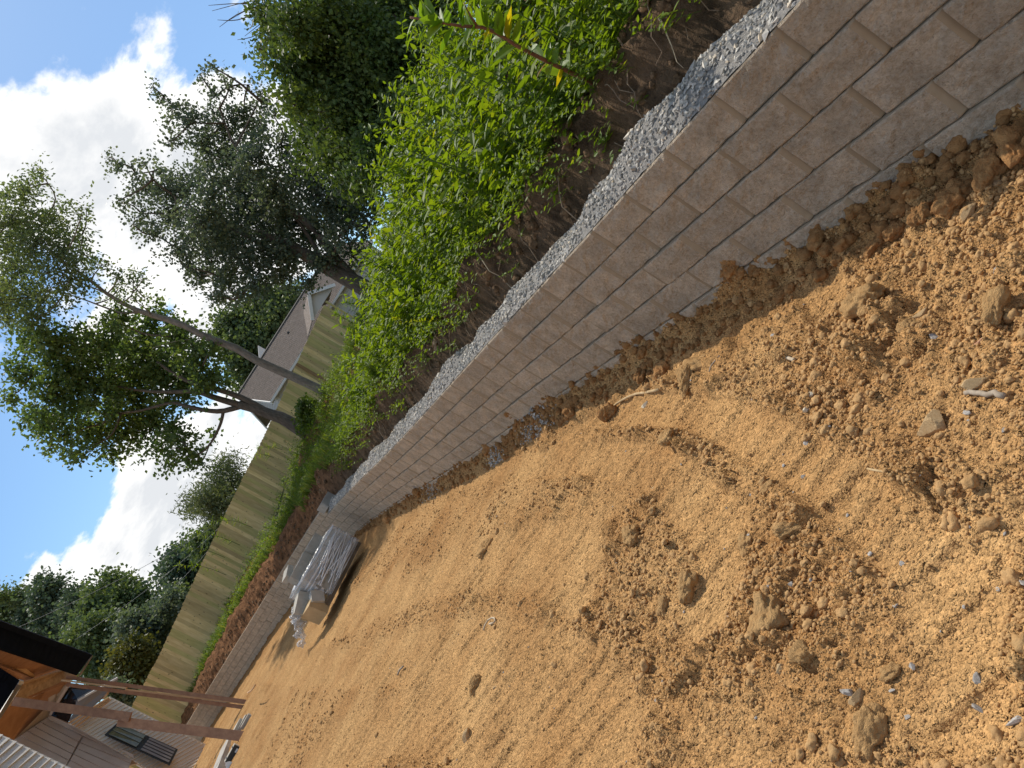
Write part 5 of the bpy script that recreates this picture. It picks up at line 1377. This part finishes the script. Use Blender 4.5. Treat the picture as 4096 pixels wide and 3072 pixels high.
dormer(at(1292, 1215, 41.8), 2.4, .95, 2.6, 'dormer')
mb = MB(); vt = at(1070, 1400, 45.0)                           # rear cross gable peeking over the ridge
dl, dr2, dt_ = at(1079, 1440, 47.5), at(1072, 1395, 47.5), at(1054, 1391, 47.5)
m1 = MB(); c_ = at(1068, 1412, 47.2); m1.slab([c_ - rdn * .9, c_ + rdn * .15, c_ + np.array([0, 0, .75]) + rdn * .15], -gd * -.3); m1.to(hr, 'rear_gable', M['white_trim'])
mb = MB(); mb.tube([at(1156, 1332, 43.6), at(1151, 1331, 43.6)], .09, 8); mb.to(hr, 'roof_vent', M['frame_dark'])

# ------------------------------------------------------------------ house under construction (porch side)
z1 = lambda x, y, Z: at(x / 3.18, 2550 + y / 3.18, Z)
z2 = lambda x, y, Z: at(400 + x / 3.16, 2600 + y / 3.16, Z)
hl = thing('porch_house', 'half finished house with black eaves, bare wood porch ceiling and tan panel siding', 'house', (-15, 22, 0))
def panel(pts, name, m, t=.05, root=hl):
    P = np.asarray(pts); nr = unit(np.cross(P[1] - P[0], P[2] - P[0]))
    if nr @ (EYE_P - P[0]) < 0: nr = -nr
    mb = MB(); mb.slab(P, -nr * t); return mb.to(root, name, M[m]), nr
def strips(A, B, C_, D, n, name, m, t=.03, gap=.012, stag=.004, root=hl):
    """n boards side by side between edges AD and BC"""
    A, B, C_, D = map(np.asarray, (A, B, C_, D)); nr = unit(np.cross(B - A, D - A))
    if nr @ (EYE_P - A) < 0: nr = -nr
    g = gap / max(np.linalg.norm(B - A), .1)
    for i in range(n):
        t0, t1 = i / n + g / 2, (i + 1) / n - g / 2
        q4 = [A + (B - A) * t0, A + (B - A) * t1, D + (C_ - D) * t1, D + (C_ - D) * t0]
        mb = MB(); mb.slab([p + nr * random.uniform(-stag, stag) for p in q4], -nr * t); mb.to(root, name, M[m])
# tan wall of vertical panels
TA, TB_, TC, TD = z1(590, 690, 23.6), z1(170, 1310, 22.4), z1(900, 1690, 21.8), z1(1790, 1560, 23.2)
TA2 = z1(880, 600, 24.0)
panel([z1(880, 590, 24.1), z1(150, 1330, 22.5), z1(900, 1760, 22.0), z1(1810, 1590, 23.3), z1(640, 985, 23.8)], 'wall_backing', 'siding_tan', .08)
strips(z1(600, 1020, 23.55), z1(170, 1310, 22.35), z1(830, 1640, 22.05), z1(1040, 1250, 23.3), 5, 'siding_panel', 'siding_tan', .03, .035)
strips(z1(1060, 1265, 23.3), z1(850, 1640, 22.05), z1(1500, 2000, 21.7), z1(1700, 1500, 23.0), 5, 'siding_panel', 'siding_tan', .03, .035)
strips(z1(850, 600, 23.95), z1(600, 690, 23.5), z1(640, 985, 23.6), z1(770, 800, 23.95), 2, 'siding_panel', 'siding_tan', .03, .02)
panel([z1(640, 990, 23.5), z1(600, 1025, 23.4), z1(1700, 1545, 22.9), z1(1700, 1490, 22.95)], 'corner_trim', 'siding_tan', .04)
panel([z1(880, 620, 23.8), z1(850, 600, 23.8), z1(620, 990, 23.4), z1(650, 990, 23.4)], 'door_trim', 'siding_tan', .04)
panel([z1(900, 380, 23.6), z1(60, 900, 22.3), z1(170, 1330, 22.6), z1(640, 1000, 23.9), z1(900, 600, 24.2)], 'sheathing', 'ceiling', .06)
# dark glass pane, also standing in for the open view under the roof
panel([z1(895, 630, 24.0), z1(760, 800, 23.75), z1(640, 990, 23.55), z1(868, 1082, 23.5), z1(1000, 800, 23.8), z1(1210, 665, 24.2)], 'dark_pane', 'glass', .04)
panel([z1(990, 790, 23.6), z1(1210, 660, 23.9), z1(1490, 508, 24.4), z1(1505, 545, 24.4), z1(1390, 705, 24.2), z1(1180, 885, 23.7), z1(885, 1075, 23.3), z1(935, 985, 23.4)], 'awning', 'grey_metal', .05)
panel([z1(990, 790, 23.5), z1(1495, 505, 24.3), z1(1500, 525, 24.3), z1(995, 815, 23.5)], 'awning_edge', 'siding_grey', .05)
panel([z1(1355, 705, 23.6), z1(1362, 735, 23.6), z1(1318, 785, 23.6), z1(1297, 785, 23.6)], 'wood_block', 'lumber_pale', .1)
# cream lap siding wall with window
CA, CB = z1(868, 1085, 23.2), z1(1380, 762, 24.6)               # top edge left, right
CC_, CD = z2(1392, 1240, 24.6), z1(1790, 1545, 22.7)
CD2 = z2(1330, 1620, 22.9); 
panel([z1(868, 1085, 24.2), z1(1380, 762, 25.4), z2(1392, 1240, 25.4), z2(1345, 1480, 24.6), z2(760, 1620, 23.6)], 'lap_backing', 'siding_cream', .08)
panel([z1(-60, 500, 24.6), z1(900, 380, 24.8), z1(880, 600, 25), z1(650, 985, 24.8), z1(1790, 1560, 24.4), z1(900, 1760, 24.4), z1(-60, 1500, 24.4)], 'gap_backing', 'gap_backing_dark', .05)  # added dark backing, keeps bright sky from showing through the gaps
def laps(Ltop, Lbot, Rtop, Rbot, n, name, m, root=hl, out=.03):
    Ltop, Lbot, Rtop, Rbot = map(np.asarray, (Ltop, Lbot, Rtop, Rbot)); nr = unit(np.cross(Rtop - Ltop, Lbot - Ltop))
    if nr @ (EYE_P - Ltop) < 0: nr = -nr
    for i in range(n):
        t0, t1 = i / n, (i + 1) / n
        a, b_ = Ltop + (Lbot - Ltop) * t0, Rtop + (Rbot - Rtop) * t0; c, d = Rtop + (Rbot - Rtop) * t1, Ltop + (Lbot - Ltop) * t1
        mb = MB(); mb.add([a + nr * .004, b_ + nr * .004, c + nr * out, d + nr * out, c, d], [(0, 3, 2, 1), (3, 5, 4, 2), (0, 1, 4, 5), (0, 5, 3), (1, 2, 4)]); mb.to(root, name, M[m])
laps(CA, z2(760, 1600, 22.7), CB, z2(1392, 1240, 24.6), 27, 'siding_board', 'siding_cream')
laps(z2(760, 1600, 22.68), z2(930, 1690, 22.6), z2(1392, 1240, 24.58), z2(1350, 1440, 23.7), 5, 'siding_board', 'siding_cream')
panel([CB, z1(1395, 765, 24.6), z2(1398, 1236, 24.6), CC_], 'corner_post', 'siding_cream', .06)
for k in range(3):
    d_ = k * 45
    mb = MB(); mb.tube([z1(875 + d_, 1088 + d_ * .5, 22.95), z1(1375 + d_ * .3, 770 + d_ * .25, 24.3)], .035, 5); mb.to(hl, 'eave_board', M['lumber_pale'])
# window in the cream wall
WA, WB, WC, WD = z2(60, 1065, 23.0), z2(225, 915, 23.45), z2(985, 1255, 23.6), z2(885, 1450, 22.8)
wn, nr = panel([WA, WB, WC, WD], 'window', 'frame_dark', .06)
bw = np.array(hl.location)
def sub(pts, name, m, t=.02):
    P = np.asarray(pts) + nr * .03; mb = MB(); mb.slab(P, -nr * t); V, Fc = mb.out()
    return mk(name, V - bw, Fc, M[m], wn)
def lerp4(u, v): return (WA * (1 - u) + WB * u) * (1 - v) + (WD * (1 - u) + WC * u) * v
for i, (a, b_) in enumerate(((.08, .36), (.40, .66), (.70, .95))):
    sub([lerp4(a, .04), lerp4(b_, .04), lerp4(b_, .47), lerp4(a, .47)], 'pane', 'glass_fence_reflection')
for i in range(5):
    a, b_ = .06 + i * .185, .06 + i * .185 + .13
    sub([lerp4(a, .54), lerp4(b_, .54), lerp4(b_, .97), lerp4(a, .97)], 'blind_slat', 'grey_metal')
# pale lap siding of the nearer wing
laps(z1(-60, 1215, 19.4), z1(900, 1690, 19.4), z1(-500, 1580, 17.5), z1(300, 2200, 17.5), 11, 'wing_siding_board', 'siding_white', out=.05)
panel([z1(-60, 1215, 19.5), z1(10, 1250, 19.5), z1(930, 1690, 19.5), z1(850, 1665, 19.5)], 'wing_corner_trim', 'white_trim', .05)
panel([z1(-120, 1580, 18.2), z1(10, 1635, 18.6), z1(60, 1720, 18.6), z1(-120, 1720, 18.2)], 'wing_eave', 'black_metal', .05)
# porch ceiling of bare boards
strips(z1(760, 400, 22.6), z1(-160, 60, 17.6), z1(-260, 220, 17.6), z1(420, 520, 21.6), 14, 'ceiling_board', 'ceiling', .03, .012)
strips(z1(570, 700, 23.3), z1(130, 860, 21.3), z1(-260, 1280, 20.2), z1(170, 1308, 22.2), 2, 'ceiling_board', 'ceiling', .03, .012)
strips(z1(560, 705, 23.25), z1(175, 1300, 22.15), z1(-90, 1200, 21.3), z1(120, 870, 21.4), 8, 'ceiling_board', 'ceiling', .03, .012)
panel([z1(40, 250, 19.2), z1(430, 515, 21.2), z1(390, 500, 21.2), z1(80, 330, 19.4)], 'rafter', 'lumber_pale', .08)
panel([z1(-60, 180, 18.6), z1(430, 515, 21.3), z1(300, 560, 21.0), z1(-60, 380, 18.6)], 'rafter', 'osb', .08)
panel([z1(-60, 330, 18.4), z1(420, 520, 21.2), z1(300, 555, 20.9), z1(-60, 420, 18.4)], 'rafter', 'lumber', .08)
# black soffit and fascia
strips(z1(1120, 290, 23.0), z1(-220, -230, 15.5), z1(-260, 40, 15.2), z1(985, 475, 22.6), 14, 'soffit_panel', 'black_metal', .04, .012, .003)
strips(z1(985, 470, 22.65), z1(830, 395, 22.0), z1(-230, 60, 15.2), z1(-260, 40, 15.1), 1, 'soffit_trim', 'black_metal', .04)
panel([z1(1175, 222, 23.0), z1(1118, 290, 22.9), z1(-220, -215, 15.4), z1(-120, -260, 15.6)], 'fascia', 'black_metal', .08)
panel([z1(1178, 225, 23.1), z1(1120, 290, 23.0), z1(990, 495, 22.7), z1(1030, 470, 22.8)], 'fascia_end', 'grey_metal', .04)
panel([z1(-60, 360, 17.6), z1(10, 390, 17.8), z1(150, 495, 18.2), z1(250, 545, 18.4), z1(-60, 1030, 17.0)], 'eave', 'black_metal', .10)
strips(z1(0, 395, 17.7), z1(150, 500, 18.1), z1(-120, 900, 17.1), z1(-160, 600, 17.0), 4, 'soffit_panel', 'black_metal', .03, .012)
panel([z1(250, 545, 18.5), z1(303, 562, 18.6), z1(270, 610, 18.6), z1(225, 600, 18.4)], 'eave_cap', 'siding_grey', .05)
panel([z1(240, 560, 18.6), z1(290, 590, 18.7), z1(0, 1045, 17.6), z1(-50, 1040, 17.4)], 'fascia', 'grey_metal', .05)
# plywood-faced porch beam
panel([z1(300, 562, 20.6), z1(830, 400, 22.6), z1(985, 480, 22.8), z1(800, 560, 22.4), z1(360, 748, 20.9), z1(125, 850, 20.0), z1(230, 690, 20.3)], 'porch_beam', 'osb', .14)
panel([z1(300, 562, 20.5), z1(830, 398, 22.5), z1(835, 412, 22.5), z1(305, 590, 20.5)], 'beam_cap', 'lumber_pale', .10)
panel([z1(800, 560, 22.35), z1(845, 585, 22.5), z1(380, 765, 20.9), z1(355, 750, 20.85)], 'beam_edge', 'lumber', .12)
# temporary braces: doubled boards leaning from the ground up to the beam
def brace(label, segs):
    root = thing('leaning_board_prop', label, 'board prop', segs[0][0], 'board props holding up the porch beam')
    for a, b_, wd, th, m in segs:
        a, b_ = np.asarray(a), np.asarray(b_); u_ = unit(b_ - a); v_ = unit(np.cross(u_, EYE_P - (a + b_) / 2)); n_ = np.cross(u_, v_)
        mb = MB(); mb.box((a + b_) / 2, np.linalg.norm(b_ - a), wd, th, [u_, v_, n_]); mb.to(root, 'board', M[m])
    return root
brace('pair of narrow boards propping the far end of the porch beam', [
    (z2(1905, 735, 19.6), z1(850, 598, 20.6), .105, .05, 'lumber'), (z2(1950, 690, 19.55), z2(330, 500, 20.3), .045, .09, 'lumber_pale'),
    (z2(1950, 668, 19.5), z1(848, 505, 20.5), .105, .05, 'lumber'), (z1(1610, 645, 20.0), z1(790, 545, 20.4), .045, .07, 'lumber_pale')])
brace('wide lapped board propping the near end of the porch beam', [
    (z2(1845, 1095, 16.9), z2(230, 905, 17.8), .225, .045, 'lumber'), (z1(1660, 1010, 17.7), z1(170, 812, 18.6), .215, .045, 'lumber'),])
# oddments at the foot of the house
def crate(px, py, Z, sx, sy, sz, rz, name, label, cat, m, group=None):
    p = at(px, py, Z); o = thing(name, label, cat, p, group); mb = MB(); mb.box(p + (0, 0, sz / 2), sx, sy, sz, [(math.cos(rz), math.sin(rz), 0), (-math.sin(rz), math.cos(rz), 0), (0, 0, 1)])
    mb.to(o, 'body', M[m]); return o, p
GB = 'loose blocks beside the house'
loose_block(993, 2905, 17.6, (0, 0, .5), 'tan block lying flat by the propped boards', GB, m='block_plain')
loose_block(1000, 2890, 17.4, (1.57, 0, .4), 'tan block tipped on its side against the flat one', GB, m='block_plain')
loose_block(968, 2925, 17.6, (0, 0, 1.2), 'grey block half hidden behind the wide prop', GB, m='concrete')
cb_, p = crate(962, 3030, 16.4, .40, .28, .28, .5, 'block_bundle', 'strapped bundle of concrete slabs with a dark end and a paper tag', 'block bundle', 'concrete')
rz = .5; ex = np.array([math.cos(rz), math.sin(rz), 0]); ey = np.array([-math.sin(rz), math.cos(rz), 0])
mb = MB(); mb.box(p + (0, 0, .14) - ey * .146, .38, .012, .26, [ex, ey, (0, 0, 1)]); mb.to(cb_, 'dark_end', M['frame_dark'])
mb = MB(); mb.box(p + (0, 0, .16) - ey * .156 + ex * .1, .09, .006, .06, [ex, ey, (0, 0, 1)]); mb.to(cb_, 'paper_tag', M['white_trim'])
for k in (-.12, .12):
    mb = MB(); mb.box(p + (0, 0, .284) + ex * k, .03, .29, .008, [ex, ey, (0, 0, 1)]); mb.to(cb_, 'strap', M['wire'])
mb = MB(); mb.box(p + (-.02, 0, .292), .34, .24, .01, [ex, ey, (0, 0, 1)])
sl = thing('concrete_step', 'long weathered grey slab running along the house foot', 'concrete slab', z2(1560, 1340, 17.5))
mb = MB(); A, B = z2(1640, 1150, 18.4), z2(1440, 1640, 16.2); u_ = unit((B - A) * (1, 1, 0)); mb.box((A + B) / 2, np.linalg.norm(B - A), .55, .16, [u_, np.cross((0, 0, 1), u_), (0, 0, 1)]); mb.to(sl, 'slab', M['wood_grey'])
pl = thing('plastic_sheet', 'crumpled white plastic sheet by the strapped bundle', 'plastic sheet', z2(1640, 1460, 16))
V = []; nn_ = 9
for j in range(nn_):
    for i in range(nn_):
        p = z2(1600 + i * 12, 1420 + j * 14, 16.0); p[2] += .06 * random.random(); V.append(p)
for j in range(nn_):
    for i in range(nn_):
        p = V[j * nn_ + i].copy(); p[2] -= .01; V.append(p)
Fq = [(j * nn_ + i, j * nn_ + i + 1, (j + 1) * nn_ + i + 1, (j + 1) * nn_ + i) for j in range(nn_ - 1) for i in range(nn_ - 1)]
child(pl, 'sheet', V, Fq, M['white_trim'])

# ------------------------------------------------------------------ pallet of blocks in torn stretch wrap
pz = float(ground_h(np.array([-5.0]), np.array([16.4]))[0])
a4p = lambda x, y, z: onz(1150 + x / 4.148, 2050 + y / 4.148, z)
N0 = a4p(1240, 490, pz + .02); N1 = a4p(700, 1560, pz + .02)        # near bottom edge of the stack, right and left end
ex = unit((N1 - N0) * (1, 1, 0)); ey = np.array([-ex[1], ex[0], 0])
if ey @ (EYE_P - N0) > 0: ey = -ey
LN = np.linalg.norm((N1 - N0)[:2]); DP = 1.0; ax = [ex, ey, (0, 0, 1)]
proot = thing('shipping_pallet', 'dark wooden pallet under the wrapped blocks below the wall', 'pallet', (N0 + N1) / 2)
c0 = (N0 + N1) / 2 * (1, 1, 0) + (0, 0, pz)
for k in range(7):
    mb = MB(); mb.box(c0 + ex * ((k + .5) / 7 - .5) * LN * .96 + ey * DP / 2 + (0, 0, .125), LN / 7 * .75, DP, .02, ax); mb.to(proot, 'deck_board', M['pallet_wood'])
for k in range(3):
    mb = MB(); mb.box(c0 + ey * (.05 + .45 * k) + (0, 0, .07), LN * .96, .09, .09, ax); mb.to(proot, 'runner', M['pallet_wood'])
HT = .62
st = thing('wrapped_block_stack', 'stack of wall blocks in torn shiny stretch wrap on the pallet', 'block stack', c0 + (0, 0, .14))
nb_ = max(3, int(LN * .80 / .44)); cnt = 0
bm_ = MB(); bm_.box((0, 0, .1), .425, .30, .195)
bme = mesh_data('block', *bm_.out(), M['block_plain'])
for lay in range(3):
    for row in range(3):
        for i in range(nb_):
            o = bpy.data.objects.new('block', bme); COL.objects.link(o); o.parent = st
            o.location = ex * ((i + .5) * .44 - LN / 2 + .02) + ey * (.18 + row * .32) + np.array([0, 0, lay * .2])
            o.rotation_euler = (0, 0, math.atan2(ex[1], ex[0]) + random.gauss(0, .02))
# wrap: a crumpled skin round the sides, torn open low down
V = []; nu, nv = 90, 12; wl = nb_ * .44 + .04
per = [(0, 0), (wl, 0), (wl, DP + .0), (0, DP)]
cum = np.r_[0, np.cumsum([wl, DP, wl, DP])]
def perim(t):
    d = t * cum[-1]; k = int(np.searchsorted(cum, d, 'right') - 1); k = min(k, 3); f_ = (d - cum[k]) / (cum[k + 1] - cum[k]); a, b_ = np.array(per[k]), np.array(per[(k + 1) % 4])
    return a + (b_ - a) * f_
o0 = c0 - ex * (LN / 2 - .0) - ey * .0 + np.array([0, 0, .10])
for j in range(nv):
    for i in range(nu):
        uv = perim(i / nu); h_ = (HT + .05) * j / (nv - 1)
        amp = .025 * fbm(np.array([i * .09]), np.array([j * 1.1 + i * .02]), 3, 4)[0] + .012 * random.random()
        ctr = uv - np.array([wl / 2, DP / 2]); od = ctr / (np.linalg.norm(ctr) + .01)
        V.append(o0 + ex * (uv[0] + od[0] * (amp + .015)) + ey * (uv[1] + od[1] * (amp + .015)) + np.array([0, 0, h_]))
Fq = []
for j in range(nv - 1):
    for i in range(nu):
        if 16 < i < 26 and 2 <= j <= 4 + (i % 3) and (i + j) % 7 != 0: continue
        Fq.append((j * nu + i, j * nu + (i + 1) % nu, (j + 1) * nu + (i + 1) % nu, (j + 1) * nu + i))
Vt = len(V)
for i in range(nu):                                            # folded over the top
    uv = perim(i / nu); cc = np.array([wl / 2, DP / 2]); uv = uv + (cc - uv) * .25
    V.append(o0 + ex * uv[0] + ey * uv[1] + np.array([0, 0, HT + .06 + .03 * random.random()]))
Fq += [((nv - 1) * nu + i, (nv - 1) * nu + (i + 1) % nu, Vt + (i + 1) % nu, Vt + i) for i in range(nu)]
child(st, 'stretch_wrap', V, Fq, M['wrap'], True)
mb = MB()                                                      # ropes of film, made white to imitate its bright sky streaks
for k in range(26):
    h0 = random.uniform(.04, .66); h1 = min(.68, max(.02, h0 * .75 + random.gauss(.02, .09))); s0_, s1_ = random.uniform(0, .3), random.uniform(.55, 1)
    a = o0 + ex * wl * s0_ - ey * .045 + np.array([0, 0, h0]); b_ = o0 + ex * wl * s1_ - ey * .045 + np.array([0, 0, h1])
    mb.tube(spline([a, (a + b_) / 2 - ey * .015, b_], 6), random.uniform(.005, .014), 5)
mb.to(st, 'film_streaks', M['film'], True)
def on_pallet(u_, v_, h_, rot, label, m='block_plain', size=(.43, .30, .2)):
    p = o0 + ex * u_ + ey * v_ + np.array([0, 0, h_]); o = thing('loose_block', label, 'concrete block', p, 'loose blocks on the pallet')
    mb = MB(); mb.box((0, 0, size[2] / 2), *size); V, Fc = mb.out(); mk('body', V, Fc, M[m], o); o.rotation_euler = (rot[0], rot[1], rot[2] + math.atan2(ex[1], ex[0]))
on_pallet(wl * .28, .45, HT + .07, (0, 0, .1), 'pale block standing on the wrapped stack, nearer the near wall')
on_pallet(wl * .50, .55, HT + .07, (0, 0, .2), 'dark block on the middle of the wrapped stack', 'concrete')
on_pallet(wl * .80, .40, HT + .07, (0, 0, -.05), 'largest pale block on the end of the wrapped stack toward the house')
on_pallet(wl * .84, .55, HT + .27, (0, .25, .3), 'tilted tan block resting on the largest pale block', 'block_plain', (.3, .25, .12))
# unwrapped end of the stack
for (u_, v_, h_, sz_, rot, lb, m) in [(wl + .22, .30, -.08, (.42, .46, .40), (0, .12, .2), 'sagging cardboard wrapped block at the open end of the pallet', 'cardboard'),
                                      (wl + .15, .62, .25, (.44, .42, .28), (0, .3, -.2), 'dusty film covered block slumping off the open end of the pallet', 'block_plain'),
                                      (wl + .10, .12, .10, (.26, .2, .26), (.2, .5, .3), 'rounded grey block showing in the torn film', 'concrete')]:
    on_pallet(u_, v_, h_, rot, lb, m, sz_)
bp_ = thing('plastic_scrap', 'bunched clear plastic film trailing behind the open end of the pallet', 'plastic film', o0 + ex * (wl + .35) + ey * .8)
me = lump_mesh('film', 5, M['wrap'], .5, 3, .8)
for k in range(4):
    o = bpy.data.objects.new('film', me); COL.objects.link(o); o.parent = bp_; o.location = ex * (.12 * k) + ey * .1 * k + np.array([0, 0, .35 - .12 * k]); o.scale = [.16 - .025 * k] * 3; o.rotation_euler = (k, k * 2, k)
